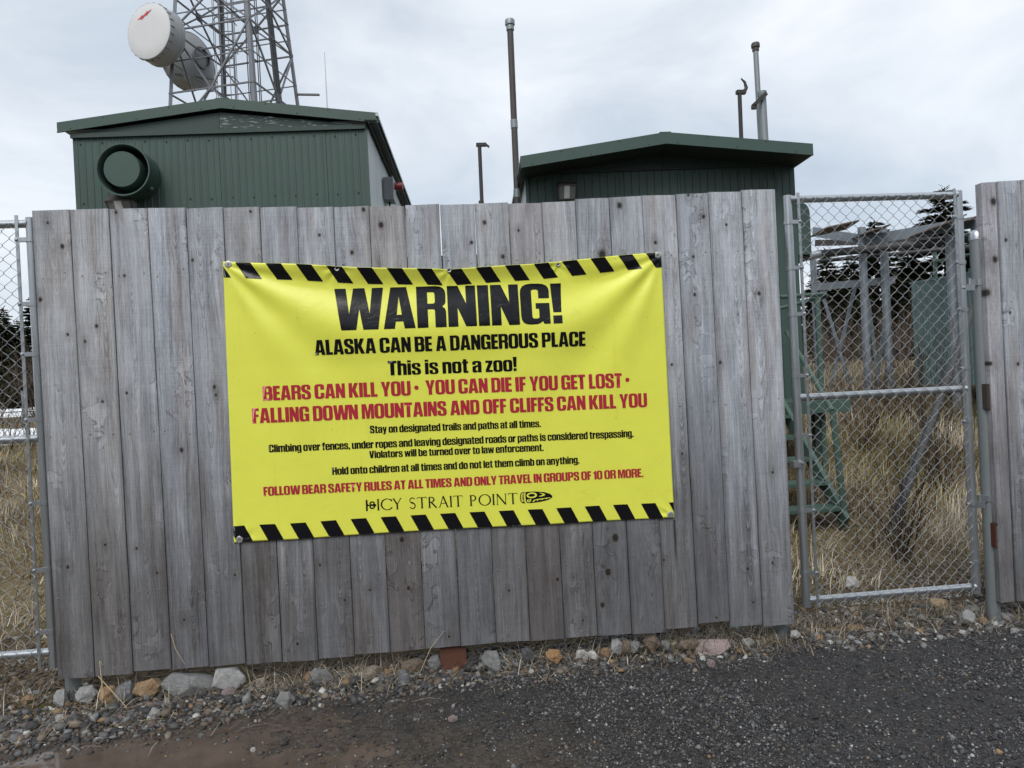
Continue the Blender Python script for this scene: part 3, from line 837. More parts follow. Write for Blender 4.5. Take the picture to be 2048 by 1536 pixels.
# hazard stripes
def clipx(poly, lo, hi):
    for sgn, lim in ((1, lo), (-1, hi)):
        out = []
        for i in range(len(poly)):
            a, b = poly[i], poly[(i + 1) % len(poly)]
            ia, ib = sgn * (a[0] - lim) >= 0, sgn * (b[0] - lim) >= 0
            if ia: out.append(a)
            if ia != ib:
                t = (lim - a[0]) / (b[0] - a[0]); out.append((lim, a[1] + t * (b[1] - a[1])))
        poly = out
        if len(poly) < 3: return []
    return poly
for k in range(-1, 15):
    x0 = U(470.9, 524)[0] + k * (U(1290.6, 506)[0] - U(470.9, 524)[0]) / 14
    q = [(x0, 0), (x0 + 0.080, 0), (x0 + 0.133, 1), (x0 + 0.053, 1)]
    q = clipx(q, XL0 + 0.001, XR0 - 0.001)
    if q:
        n = 6; pts = []
        for i in range(len(q)):
            a, b = q[i], q[(i + 1) % len(q)]
            pts += [(a[0] + (b[0] - a[0]) * j / n, a[1] + (b[1] - a[1]) * j / n) for j in range(n)]
        pts = [(x, float(ztop(x)) - 0.0008 - 0.082 * t) for x, t in pts]
        flat_to_banner('stripe', [[pts]], M['black'], 0.014, 0.0016)
xb0, xb14 = U(519.5, 1052)[0], U(1337, 1010)[0]
for k in range(-1, 15):
    x0 = xb0 + k * (xb14 - xb0) / 14
    q = clipx([(x0, 1), (x0 + 0.081, 1), (x0 + 0.122, 0), (x0 + 0.042, 0)], XL1 - 0.001 + 0.002, XR1 - 0.001)
    if q:
        n = 4; pts = []
        for i in range(len(q)):
            a, b = q[i], q[(i + 1) % len(q)]
            pts += [(a[0] + (b[0] - a[0]) * j / n, a[1] + (b[1] - a[1]) * j / n) for j in range(n)]
        pts = [(x, float(zbot(x)) + 0.0008 + 0.085 * t) for x, t in pts]
        flat_to_banner('stripe', [[pts]], M['black'], 0.014, 0.0016)

# ---- condensed poster lettering: outlines with rounded corners (x, y, corner radius)
def RR(x0, y0, x1, y1, r): return [(x0, y0, r), (x1, y0, r), (x1, y1, r), (x0, y1, r)]
GL = {
 'A': (.64, [[(0,0),(.22,0),(.245,.17),(.395,.17),(.42,0),(.64,0),(.48,1),(.16,1)], [(.268,.33),(.372,.33),(.32,.78)]]),
 'B': (.60, [[(0,0),(.60,0,.2),(.60,.50,.12),(.545,.525,.03),(.585,.56,.1),(.585,1,.2),(0,1)], [(.22,.14),(.375,.14,.05),(.375,.44,.05),(.22,.44)], [(.22,.58),(.36,.58,.05),(.36,.86,.05),(.22,.86)]]),
 'C': (.60, [[(.6,.62),(.37,.62),(.37,.86,.05),(.23,.86,.05),(.23,.14,.05),(.37,.14,.05),(.37,.40),(.6,.40),(.6,0,.22),(0,0,.22),(0,1,.22),(.6,1,.22)]]),
 'D': (.59, [[(0,0),(.59,0,.23),(.59,1,.23),(0,1)], [(.22,.15),(.365,.15,.07),(.365,.85,.07),(.22,.85)]]),
 'E': (.43, [[(0,0),(.43,0),(.43,.17),(.23,.17),(.23,.42),(.41,.42),(.41,.58),(.23,.58),(.23,.83),(.43,.83),(.43,1),(0,1)]]),
 'F': (.42, [[(0,0),(.23,0),(.23,.42),(.39,.42),(.39,.58),(.23,.58),(.23,.83),(.42,.83),(.42,1),(0,1)]]),
 'G': (.60, [[(.6,.64),(.375,.64),(.375,.86,.05),(.23,.86,.05),(.23,.14,.05),(.375,.14,.05),(.375,.38),(.31,.38),(.31,.52),(.6,.52),(.6,0),(.47,0),(.44,.07),(.36,0,.05),(0,0,.2),(0,1,.22),(.6,1,.22)]]),
 'H': (.60, [[(0,0),(.22,0),(.22,.42),(.38,.42),(.38,0),(.6,0),(.6,1),(.38,1),(.38,.6),(.22,.6),(.22,1),(0,1)]]),
 'I': (.23, [[(0,0),(.23,0),(.23,1),(0,1)]]),
 'K': (.62, [[(0,0),(.22,0),(.22,.42),(.38,0),(.62,0),(.42,.53),(.60,1),(.37,1),(.22,.60),(.22,1),(0,1)]]),
 'L': (.42, [[(0,0),(.42,0),(.42,.17),(.23,.17),(.23,1),(0,1)]]),
 'M': (.78, [[(0,0),(.2,0),(.2,.68),(.30,0),(.47,0),(.58,.68),(.58,0),(.78,0),(.78,1),(.49,1),(.39,.45),(.29,1),(0,1)]]),
 'N': (.58, [[(0,0),(.2,0),(.2,.46),(.36,0),(.58,0),(.58,1),(.38,1),(.38,.56),(.22,1),(0,1)]]),
 'O': (.60, [RR(0,0,.6,1,.22), RR(.225,.14,.375,.86,.06)]),
 'P': (.57, [[(0,0),(.22,0),(.22,.38),(.57,.38,.19),(.57,1,.19),(0,1)], [(.22,.53),(.355,.53,.06),(.355,.86,.06),(.22,.86)]]),
 'R': (.59, [[(0,0),(.22,0),(.22,.44),(.365,.44,.05),(.365,0),(.59,0),(.59,.44,.08),(.51,.505,.04),(.59,.57,.08),(.59,1,.19),(0,1)], [(.22,.58),(.37,.58,.05),(.37,.86,.05),(.22,.86)]]),
 'S': (.58, [[(.56,.66),(.355,.66),(.355,.87,.05),(.225,.87,.05),(.225,.70,.06),(.58,.47,.14),(.58,0,.2),(0,0,.2),(0,.36),(.215,.36),(.215,.13,.05),(.36,.13,.05),(.36,.35,.07),(0,.58,.14),(0,1,.2),(.56,1,.2)]]),
 'T': (.50, [[(.135,0),(.365,0),(.365,.83),(.5,.83),(.5,1),(0,1),(0,.83),(.135,.83)]]),
 'U': (.60, [[(0,1),(0,0,.22),(.6,0,.22),(.6,1),(.375,1),(.375,.14,.06),(.225,.14,.06),(.225,1)]]),
 'V': (.62, [[(.16,0),(.46,0),(.62,1),(.385,1),(.31,.32),(.235,1),(0,1)]]),
 'W': (.98, [[(.12,0),(.42,0),(.49,.5),(.56,0),(.86,0),(.98,1),(.755,1),(.695,.38),(.605,1),(.375,1),(.285,.38),(.225,1),(0,1)]]),
 'Y': (.60, [[(.19,0),(.41,0),(.41,.38),(.6,1),(.375,1),(.3,.6),(.225,1),(0,1),(.19,.38)]]),
 '!': (.23, [[(.03,.28),(.20,.28),(.23,1),(0,1)], ], [[(.02,0),(.21,0),(.21,.20),(.02,.20)]]),
 '.': (.18, [[(0,0),(.18,0),(.18,.18),(0,.18)]]),
 ',': (.18, [[(.02,0),(.06,-.02),(.04,-.14),(.12,-.10),(.18,0),(.18,.18),(0,.18),(0,0)]]),
 '1': (.34, [[(.12,0),(.34,0),(.34,1),(.2,1),(.13,.86),(0,.82),(0,.68),(.12,.68)]]),
 '0': (.58, [RR(0,0,.58,1,.22), RR(.22,.14,.36,.86,.06)]),
 'a': (.53, [[(.33,0),(.53,0),(.53,.8,.17),(0,.8,.17),(0,.54),(.2,.54),(.2,.68,.03),(.32,.68,.03),(.32,.52,.03),(0,.42,.08),(0,0,.12),(.24,0,.06),(.33,.08)], [(.205,.13,.03),(.32,.13,.02),(.32,.40),(.205,.34,.03)]]),
 'b': (.54, [[(0,0),(.54,0,.17),(.54,.8,.17),(.22,.8),(.22,1),(0,1)], RR(.215,.13,.33,.67,.035)]),
 'c': (.52, [[(.52,.5),(.32,.5),(.32,.67,.03),(.21,.67,.03),(.21,.13,.03),(.32,.13,.03),(.32,.3),(.52,.3),(.52,0,.17),(0,0,.17),(0,.8,.17),(.52,.8,.17)]]),
 'd': (.54, [[(.54,0),(.54,1),(.32,1),(.32,.8),(0,.8,.17),(0,0,.17)], RR(.21,.13,.325,.67,.035)]),
 'e': (.53, [[(.53,.27),(.325,.27),(.325,.12,.03),(.21,.12,.03),(.21,.37),(.53,.37),(.53,.8,.17),(0,.8,.17),(0,0,.17),(.53,0,.17)], [(.21,.49),(.32,.49),(.32,.68,.03),(.21,.68,.03)]]),
 'f': (.36, [[(.06,0),(.27,0),(.27,.66),(.36,.66),(.36,.79),(.27,.79),(.27,.87),(.36,.87),(.36,1),(.06,1,.14),(.06,.79),(0,.79),(0,.66),(.06,.66)]]),
 'g': (.54, [[(.54,.8),(.54,-.2,.14),(.02,-.2,.14),(.02,-.03),(.21,-.03),(.21,-.10),(.33,-.10),(.33,.06),(0,.06,.16),(0,.8,.16)], [(.21,.19,.03),(.325,.19,.03),(.325,.67,.03),(.21,.67,.03)]]),
 'h': (.53, [[(0,0),(.21,0),(.21,.65,.03),(.32,.65,.03),(.32,0),(.53,0),(.53,.8,.16),(.21,.8),(.21,1),(0,1)]]),
 'i': (.21, [[(0,0),(.21,0),(.21,.8),(0,.8)]], [[(0,.87),(.21,.87),(.21,1),(0,1)]]),
 'l': (.21, [[(0,0),(.21,0),(.21,1),(0,1)]]),
 'm': (.83, [[(0,0),(.21,0),(.21,.65,.03),(.31,.65,.03),(.31,0),(.52,0),(.52,.65,.03),(.62,.65,.03),(.62,0),(.83,0),(.83,.8,.16),(0,.8)]]),
 'n': (.53, [[(0,0),(.21,0),(.21,.65,.03),(.32,.65,.03),(.32,0),(.53,0),(.53,.8,.16),(0,.8)]]),
 'o': (.54, [RR(0,0,.54,.8,.17), RR(.21,.13,.33,.67,.035)]),
 'p': (.54, [[(0,-.2),(.21,-.2),(.21,0),(.54,0,.17),(.54,.8,.17),(0,.8)], RR(.21,.13,.33,.67,.035)]),
 'r': (.38, [[(0,0),(.21,0),(.21,.56),(.38,.56),(.38,.8),(.25,.8),(.21,.73),(.19,.8),(0,.8)]]),
 't': (.36, [[(.06,0,.08),(.36,0),(.36,.14),(.27,.14),(.27,.66),(.36,.66),(.36,.79),(.27,.79),(.27,.95),(.06,.95),(.06,.79),(0,.79),(0,.66),(.06,.66)]]),
 'u': (.53, [[(0,.8),(0,0,.16),(.24,0,.06),(.32,.08),(.32,0),(.53,0),(.53,.8),(.32,.8),(.32,.15,.03),(.21,.15,.03),(.21,.8)]]),
 'v': (.50, [[(.13,0),(.37,0),(.5,.8),(.3,.8),(.25,.27),(.2,.8),(0,.8)]]),
 'w': (.78, [[(.1,0),(.33,0),(.39,.42),(.45,0),(.68,0),(.78,.8),(.595,.8),(.55,.34),(.485,.8),(.295,.8),(.23,.34),(.185,.8),(0,.8)]]),
 'y': (.52, [[(.06,-.2),(.31,-.2,.07),(.52,.8),(.32,.8),(.26,.3),(.2,.8),(0,.8),(.16,0),(.13,-.07),(.06,-.07)]]),
 'z': (.42, [[(0,0),(.42,0),(.42,.15),(.21,.15),(.42,.66),(.42,.8),(0,.8),(0,.65),(.19,.65),(0,.14)]]),
}
_S = GL['S']
GL['s'] = (.52, [[(p[0] * .9, p[1] * .8) + ((p[2] * .85,) if len(p) > 2 else ()) for p in _S[1][0]]])
GL['\u2022'] = (.28, [[(.14 + .14 * cos(a), .52 + .15 * sin(a)) for a in np.linspace(0, 2 * pi, 16, endpoint=False)]])
def roundc(c, seg=4):
    out = []
    n = len(c)
    for i, p in enumerate(c):
        r = p[2] if len(p) > 2 else 0
        P = Vector(p[:2])
        if r <= 0: out.append(tuple(P)); continue
        A, B = Vector(c[i - 1][:2]) - P, Vector(c[(i + 1) % n][:2]) - P
        ra, rb_ = min(r, A.length * .5), min(r, B.length * .5)
        a, b = P + A.normalized() * ra, P + B.normalized() * rb_
        for k in range(seg + 1):
            t = k / seg
            # near-circular corner
            q = a * (1 - t) ** 2 + (P * 1.0) * 2 * t * (1 - t) + b * t * t
            m = (a + b) / 2
            out.append(tuple(q + (q - m) * 0.06))
    return out
def text_polys(txt, x0, z0, x1, z1, h0, h1, tracking=0.045, space=0.20):
    pos, gl = 0.0, []
    for ch in txt:
        if ch == ' ': pos += space; continue
        g = GL[ch]; gl.append((pos, g)); pos += g[0] + tracking - (.05 if ch == 'W' else 0)
    total = pos - tracking
    out = []
    for off, g in gl:
        for contours in g[1:]:
            cc = []
            for c in contours:
                pts = []
                for (x, y) in roundc(c):
                    s = (off + x) / total
                    pts.append((x0 + (x1 - x0) * s, z0 + (z1 - z0) * s + y * (h0 + (h1 - h0) * s)))
                cc.append(pts)
            out.append(cc)
    return out
LINES = [('WARNING!', (672, 662), (1126, 647), 85, 81, 'black', .04, .2),
 ('ALASKA CAN BE A DANGEROUS PLACE', (630, 710.5), (1171, 692), 30, 29, 'black', .04, .2),
 ('This is not a zoo!', (777, 751), (1034, 742), 29, 28.5, 'black', .045, .2),
 ('BEARS CAN KILL YOU \u2022  YOU CAN DIE IF YOU GET LOST \u2022', (525.5, 801.5), (1260, 774.5), 29, 29, 'red', .04, .2),
 ('FALLING DOWN MOUNTAINS AND OFF CLIFFS CAN KILL YOU', (504, 847), (1295.5, 814), 30, 28, 'red', .04, .2),
 ('Stay on designated trails and paths at all times.', (740, 866.5), (1082, 854), 15, 14.4, 'black', .036, .19),
 ('Climbing over fences, under ropes and leaving designated roads or paths is considered trespassing.', (537, 905), (1268, 874), 15.2, 14.6, 'black', .036, .19),
 ('Violators will be turned over to law enforcement.', (738.6, 916.5), (1087.6, 901.7), 14.6, 14.2, 'black', .036, .19),
 ('Hold onto children at all times and do not let them climb on anything.', (664, 950), (1159.4, 927), 15, 14.5, 'black', .036, .19),
 ('FOLLOW BEAR SAFETY RULES AT ALL TIMES AND ONLY TRAVEL IN GROUPS OF 10 OR MORE.', (526, 992.5), (1288, 954.5), 18.2, 17.3, 'red', .036, .18)]
for txt, a, b, ha, hb, mt, tr, sp in LINES:
    A, B = U(*a, -0.02), U(*b, -0.02)
    Ah, Bh = U(a[0], a[1] - ha, -0.02), U(b[0], b[1] - hb, -0.02)
    polys = text_polys(txt, A[0], A[2], B[0], B[2], Ah[2] - A[2], Bh[2] - B[2], tr, sp)
    o = flat_to_banner('lettering', polys, M[mt], 0.03 if ha > 50 else 0.06, 0.0016, True)
    o['label'] = ('black' if mt == 'black' else 'red') + ' printed line reading ' + ' '.join(txt.replace('\u2022', '').split()[:4]).rstrip('.,')

# ---- serif name line and its fish emblem
def stroke(a, b, w0, w1=None):
    a, b = Vector(a), Vector(b); w1 = w0 if w1 is None else w1
    d = (b - a).normalized(); n = Vector((-d.y, d.x))
    return [tuple(a + n * w0 / 2), tuple(b + n * w1 / 2), tuple(b - n * w1 / 2), tuple(a - n * w0 / 2)]
def ringp(cx, cy, rx, ry, a0, a1, wmax, wmin, n=22, ph=0.0):
    o_, i_ = [], []
    for k in range(n + 1):
        t = a0 + (a1 - a0) * k / n
        w = wmin + (wmax - wmin) * abs(cos(t + ph)) ** 1.3
        o_.append((cx + (rx + w / 2) * cos(t), cy + (ry + w / 2) * sin(t))); i_.append((cx + (rx - w / 2) * cos(t), cy + (ry - w / 2) * sin(t)))
    return o_ + i_[::-1]
T_, t_n = .115, .055
def serif(cx, y, w=.2): return [(cx - w / 2, y), (cx + w / 2, y), (cx + w / 2, y + .03), (cx - w / 2, y + .03)]
SG = {
 'I': (.16, [stroke((.08,0),(.08,1),T_), serif(.08,0), serif(.08,.97)]),
 'C': (.78, [ringp(.5,.5,.44,.49,.62,2*pi-.62,T_,t_n), stroke((.86,.98),(.86,.76),.035)]),
 'Y': (.74, [stroke((.37,0),(.37,.47),T_), stroke((.37,.45),(.10,1),T_*.95), stroke((.37,.45),(.66,1),t_n), serif(.37,0), serif(.10,.97,.18), serif(.66,.97,.16)]),
 'S': (.52, [ringp(.27,.745,.19,.235,.5,pi*1.5+.25,.06,.075), ringp(.26,.27,.205,.25,-pi+.45,pi*.5+.2,.075,.075), stroke((.19,.60),(.38,.44),.12)]),
 'T': (.74, [stroke((.37,0),(.37,1),T_), [(.02,.955),(.72,.955),(.72,1),(.02,1)], serif(.37,0), stroke((.03,1),(.01,.84),.03), stroke((.71,1),(.73,.84),.03)]),
 'R': (.66, [stroke((.1,0),(.1,1),T_), serif(.1,0), ringp(.2,.75,.25,.225,-pi/2,pi/2,T_*.9,t_n), [(.1,.955),(.2,.955),(.2,1),(.1,1)], stroke((.22,.53),(.62,0),T_), stroke((.1,.525),(.22,.525),.05)]),
 'A': (.80, [stroke((.10,0),(.40,1),t_n), stroke((.40,1.02),(.72,0),T_), stroke((.21,.36),(.60,.36),.05), serif(.08,0,.18), serif(.72,0,.2)]),
 'P': (.58, [stroke((.1,0),(.1,1),T_), serif(.1,0), ringp(.2,.72,.27,.255,-pi/2-.1,pi/2,T_*.9,t_n), [(.1,.955),(.2,.955),(.2,1),(.1,1)]]),
 'O': (.98, [ringp(.49,.5,.43,.49,0,2*pi-.001,T_,t_n,36)]),
 'N': (.86, [stroke((.12,0),(.12,1),t_n), stroke((.10,1),(.76,0),T_), stroke((.76,0),(.76,1),t_n), serif(.12,0,.16), serif(.76,.97,.16)]),
}
A, B = U(754.6, 1021, -0.02), U(1036, 1008, -0.02)
hh = U(754.6, 998.6, -0.02)[2] - A[2]
pos, gl, wi = 0.0, [], 0
for ch in 'ICY STRAIT POINT':
    if ch == ' ': pos += .42; wi += 1; continue
    gl.append((pos, SG[ch], wi)); pos += SG[ch][0] + .10
tot = pos - .10
for w_i in range(3):
    pl = []
    for off, g, wk in gl:
        if wk != w_i: continue
        for c in g[1]:
            pl.append([[(A[0] + (B[0] - A[0]) * (off + x) / tot, A[2] + (B[2] - A[2]) * (off + x) / tot + y * hh) for x, y in c]])
    flat_to_banner('lettering', pl, M['black'], 0.2, 0.0016, False)['label'] = 'thin black serif word in the name line'
def pxp(lst): return [tuple(U(a, b, -0.02)[[0, 2]]) for a, b in lst]
def z5(lst): return pxp([(700 + a / 4.763, 960 + b / 4.763) for a, b in lst])
def ell(cx, cy, rx, ry, n=20, rot=-0.07):
    return [(cx + rx * cos(t) * cos(rot) - ry * sin(t) * sin(rot), cy + rx * cos(t) * sin(rot) + ry * sin(t) * cos(rot)) for t in np.linspace(0, 2 * pi, n, endpoint=False)]
# tail mark before the name
tail = [[z5([(148, 192), (165, 190), (167, 230), (175, 242), (167, 254), (169, 296), (152, 298)])]]
tail += [[z5(ell(209, 224, 26, 20)), z5(ell(209, 224, 13, 9))[::-1]], [z5(ell(210, 257, 27, 21)), z5(ell(210, 257, 13, 9))[::-1]], [z5(ell(239, 241, 11, 11))], [z5([(172, 236), (190, 238), (190, 246), (172, 248)])]]
flat_to_banner('emblem', tail, M['black'], 0.2, 0.0016, False)
# fish head mark after the name
body = [(1672, 115), (1760, 110), (1850, 116), (1905, 132), (1930, 152), (1925, 170), (1890, 190), (1830, 206), (1760, 217), (1690, 221), (1678, 205), (1672, 165)]
gill = [(1668, 116), (1640, 118), (1624, 135), (1620, 170), (1626, 205), (1645, 222), (1672, 223), (1662, 210), (1656, 168), (1659, 128)]
flat_to_banner('emblem', [[z5(body)], [z5(gill)]], M['black'], 0.2, 0.0016, False)
yl = [[z5(ell(1733, 147, 50, 28)), z5(ell(1732, 147, 32, 15))[::-1]],
      [z5([(1800, 122), (1835, 126), (1862, 138), (1850, 152), (1815, 160), (1798, 156), (1825, 148), (1838, 140), (1825, 131)])],
      [z5([(1686, 190), (1728, 184), (1722, 205), (1706, 214), (1690, 210)]), z5([(1697, 196), (1714, 193), (1710, 203), (1700, 206)])[::-1]],
      [z5([(1738, 208), (1752, 192), (1790, 182), (1850, 174), (1912, 166), (1905, 176), (1890, 172), (1872, 184), (1862, 178), (1838, 184), (1832, 194), (1822, 186), (1795, 190), (1788, 202), (1778, 192), (1762, 196), (1752, 210)])],
      [z5([(1632, 140), (1642, 128), (1654, 126), (1648, 168), (1654, 210), (1642, 210), (1632, 196), (1629, 168)]), z5([(1640, 145), (1647, 136), (1643, 168), (1647, 200), (1640, 193), (1637, 168)])[::-1]]]
flat_to_banner('emblem', yl, M['yellow'], 0.2, 0.0022, False)

# ---- washers and eyelets
def washer(px, py, r, hole, mat, name):
    p = U(px, py, -0.02); q = bpt(p[0], p[2], 0.0)
    m = MB(); m.lathe([(hole, 0.001), (hole * 1.3, 0.0025), (r * .8, 0.003), (r, 0.0012), (r, -0.002)], (0, 0, 0), (0, -1, 0), 20)
    w = m.build(name, mat, BAN, True, Vector(q) - BAN.location)
    m = MB(); m.lathe([(0.0, 0.0045), (hole * .8, 0.004), (hole * 1.02, 0.0), (hole * 1.02, -0.003)], (0, 0, 0), (0, -1, 0), 10)
    m.build('screw', M['nail'] if name == 'washer' else M['void'], w, True)
for px, py in ((455, 528), (1317, 509.5), (1342.5, 1030), (477.5, 1080)): washer(px, py, 0.0185, 0.005, M['washer'], 'washer')
for px, py in ((674, 537.5), (898, 541), (1116, 528.5)): washer(px, py, 0.013, 0.0055, M['washer'], 'eyelet')

# ================================================================== chain-link gates
DG = 0.0710                                      # diagonal of one diamond
def wire_mesh(zlo, zhi, phase):
    """one zig-zag wire of the weave, knuckled at its ends; rising strands lie in front"""
    n = int((zhi - zlo) / (DG / 2))
    pts = []
    hw = DG / 4 + 0.0018
    for k in range(n + 1):
        z = zlo + k * DG / 2
        side = 1 if (k + phase) % 2 else -1
        x = side * hw
        # little hook round the neighbouring wire
        pts.append((x * 0.80, -0.0042 * side, z - 0.0055)); pts.append((x, 0.0, z)); pts.append((x * 0.80, 0.0042 * side, z + 0.0055))
    s = 1 if (n + phase) % 2 else -1
    pts += [(s * hw * .3, 0.006, zlo + n * DG / 2 + 0.010), (-s * hw * .25, 0.004, zlo + n * DG / 2 + 0.002)]
    s0 = 1 if phase % 2 else -1
    pts = [(-s0 * hw * .2, -0.002, zlo + 0.003), (s0 * hw * .4, -0.004, zlo - 0.010)] + pts
    m = MB(); m.tube(pts, 0.0015, 5)
    return m.mesh('wire', M['wire'], True)

def pipe(name, a, b, r, mat, parent, n=18):
    m = MB(); m.tube([a, b], r, n)
    return m.build(name, mat, parent, True)

def band(parent, x, y, z, side, bar_x, r=0.0255, hinge=False):
    """clamp round a stile with a tab out to the tension bar and a bolt"""
    m = MB()
    m.lathe([(r, -0.011), (r + .0025, -0.011), (r + .0025, 0.011), (r, 0.011)], (x, y, z), (0, 0, 1), 18)
    yb = y - r + 0.003
    for yy in (yb, yb + 0.012):
        m.box(((x + bar_x) / 2 + side * 0.006, yy, z), (abs(bar_x - x) + 0.012, 0.003, 0.022))
    b = m.build('clamp_band', M['galv'], parent, True)
    m = MB(); m.lathe([(0, .010), (.006, .009), (.009, .004), (.009, 0), (.0045, 0), (.0045, -.024)], (bar_x + side * 0.004, yb, z), (0, -1, 0), 10)
    m.build('bolt', M['galv'], b, True)

def make_gate(label, x0, x1, bars, zt, zm, zb, bands, wire_x0, wire_x1, ylev=0.05, stiles=(True, True), ztop_=2.395, zbot_=0.05):
    g = empty('chain_link_gate', ((x0 + x1) / 2, ylev, zbot_))
    tag(g, label, 'gate')
    ox, oz = (x0 + x1) / 2, zbot_
    R = 0.0235
    for sx, on in ((x0, stiles[0]), (x1, stiles[1])):
        if on: pipe('stile', (sx - ox, 0, 0), (sx - ox, 0, ztop_ - oz), R, M['galv'], g, 20)
    for z in (zt, zm, zb):
        m = MB(); m.tube([(x0 - ox + .010, 0, z - oz), (x0 - ox + .034, 0, z - oz), (x1 - ox - .034, 0, z - oz), (x1 - ox - .010, 0, z - oz)], [0.0255, 0.0205, 0.0205, 0.0255], 18)
        m.build('rail', M['galv'], g, True)
    for bx_ in bars:
        m = MB(); m.box((bx_ - ox, -0.021, (ztop_ + zbot_) / 2 - oz + 0.008), (0.016, 0.005, ztop_ - zbot_ + 0.005)); m.build('tension_bar', M['galv'], g)
    for (sx, side, bx_, zs) in bands:
        for z in zs: band(g, sx - ox, 0.0, z - oz, side, bx_ - ox)
    A, B = wire_mesh(zb - oz - 0.028, zt - oz + 0.012, 0), wire_mesh(zb - oz - 0.028, zt - oz + 0.012, 1)
    k, x = 0, wire_x0
    while x < wire_x1:
        link('wire', A if k % 2 == 0 else B, g, (x - ox, -0.0285, 0.0)); x += DG / 2; k += 1
    return g

def zz(px, ys, Y=0.02): return [float(U(px, y, Y)[2]) for y in ys]
gate_r = make_gate('narrow chain-link gate with galvanised frame right of the banner fence', 4.031, 5.065, (4.085, 5.030), 2.373, 1.244, 0.088,
    [(4.031, 1, 4.085, zz(1585, (443, 535, 628, 752, 873, 1024, 1150))), (5.065, -1, 5.030, zz(1925, (433, 524, 618, 736, 843, 1009, 1128)))], 4.095, 5.035)
gate_l = make_gate('chain-link gate leaf cut off by the left edge of the picture', -1.25, -0.045, (-0.103,), 2.355, 1.245, 0.137,
    [(-0.045, -1, -0.103, zz(60, (478, 607, 708, 840, 1008, 1143, 1268)))], -1.22, -0.095, stiles=(True, True), ztop_=2.385, zbot_=0.055)
# latch fork of the right gate
m = MB(); m.box((-0.545, -0.012, 0.82 + 0.0), (0.05, 0.05, 0.035)); m.tube([(-0.52, -0.04, 0.825), (-0.52, -0.055, 0.825)], 0.009, 10); m.build('latch', M['galv'], gate_r, True)

post = empty('gate_post', (5.196, 0.085, -0.15))
tag(post, 'speckled galvanised gate post with rounded cap beside the right fence', 'post')
pipe('shaft', (0, 0, -0.3), (0, 0, 2.285), 0.036, M['galv_post'], post, 24)
m = MB(); m.lathe([(0.0, 0.05), (0.018, 0.047), (0.03, 0.035), (0.0375, 0.015), (0.0385, -0.012), (0.036, -0.012)], (0, 0, 2.275), (0, 0, 1), 24); m.build('cap', M['galv'], post, True)
for zh in (U(1950, 565, 0.06)[2], U(1960, 998, 0.06)[2]):
    m = MB()
    m.lathe([(0.0365, -0.018), (0.040, -0.018), (0.040, 0.018), (0.0365, 0.018)], (0, 0, zh + 0.15), (0, 0, 1), 20)
    m.box((-0.058, -0.03, zh + 0.15), (0.06, 0.006, 0.036)); m.tube([(-0.078, -0.03, zh + 0.10), (-0.078, -0.03, zh + 0.175)], 0.011, 10)
    m.box((-0.10, -0.05, zh + 0.12), (0.075, 0.006, 0.036))
    h = m.build('hinge', M['galv'], post, True)
    m = MB(); m.lathe([(0, .012), (.008, .010), (.012, .004), (.012, -.004)], (-0.135, -0.05, zh + 0.12), (0, -1, 0), 10); m.build('bolt', M['galv'], h, True)

# ================================================================== equipment shelters
TH = radians(-2.5)
def ribbed_panel(x0, x1, z0, z1, pitch, depth, rib, mat, parent, phase=0.0, groove=False):
    """sheet with standing ribs (or grooves), x across, front towards -y"""
    prof, x = [(x0, 0)], x0 + phase
    s = 1 if groove else -1
    while x < x1 - rib:
        if x > x0: prof += [(x, 0), (x + rib * .25, s * depth), (x + rib * .75, s * depth), (x + rib, 0)]
        x += pitch
    prof.append((x1, 0))
    n = len(prof)
    vs = [(a, b, z0) for a, b in prof] + [(a, b, z1) for a, b in prof] + [(x0, 0.03, z0), (x1, 0.03, z0), (x0, 0.03, z1), (x1, 0.03, z1)]
    fs = [(i, i + 1, n + i + 1, n + i) for i in range(n - 1)] + [(2 * n, 0, n, 2 * n + 2), (n - 1, 2 * n + 1, 2 * n + 3, 2 * n - 1)]
    m = MB(); m.add(vs, fs)
    return m.build('panel', mat, parent)

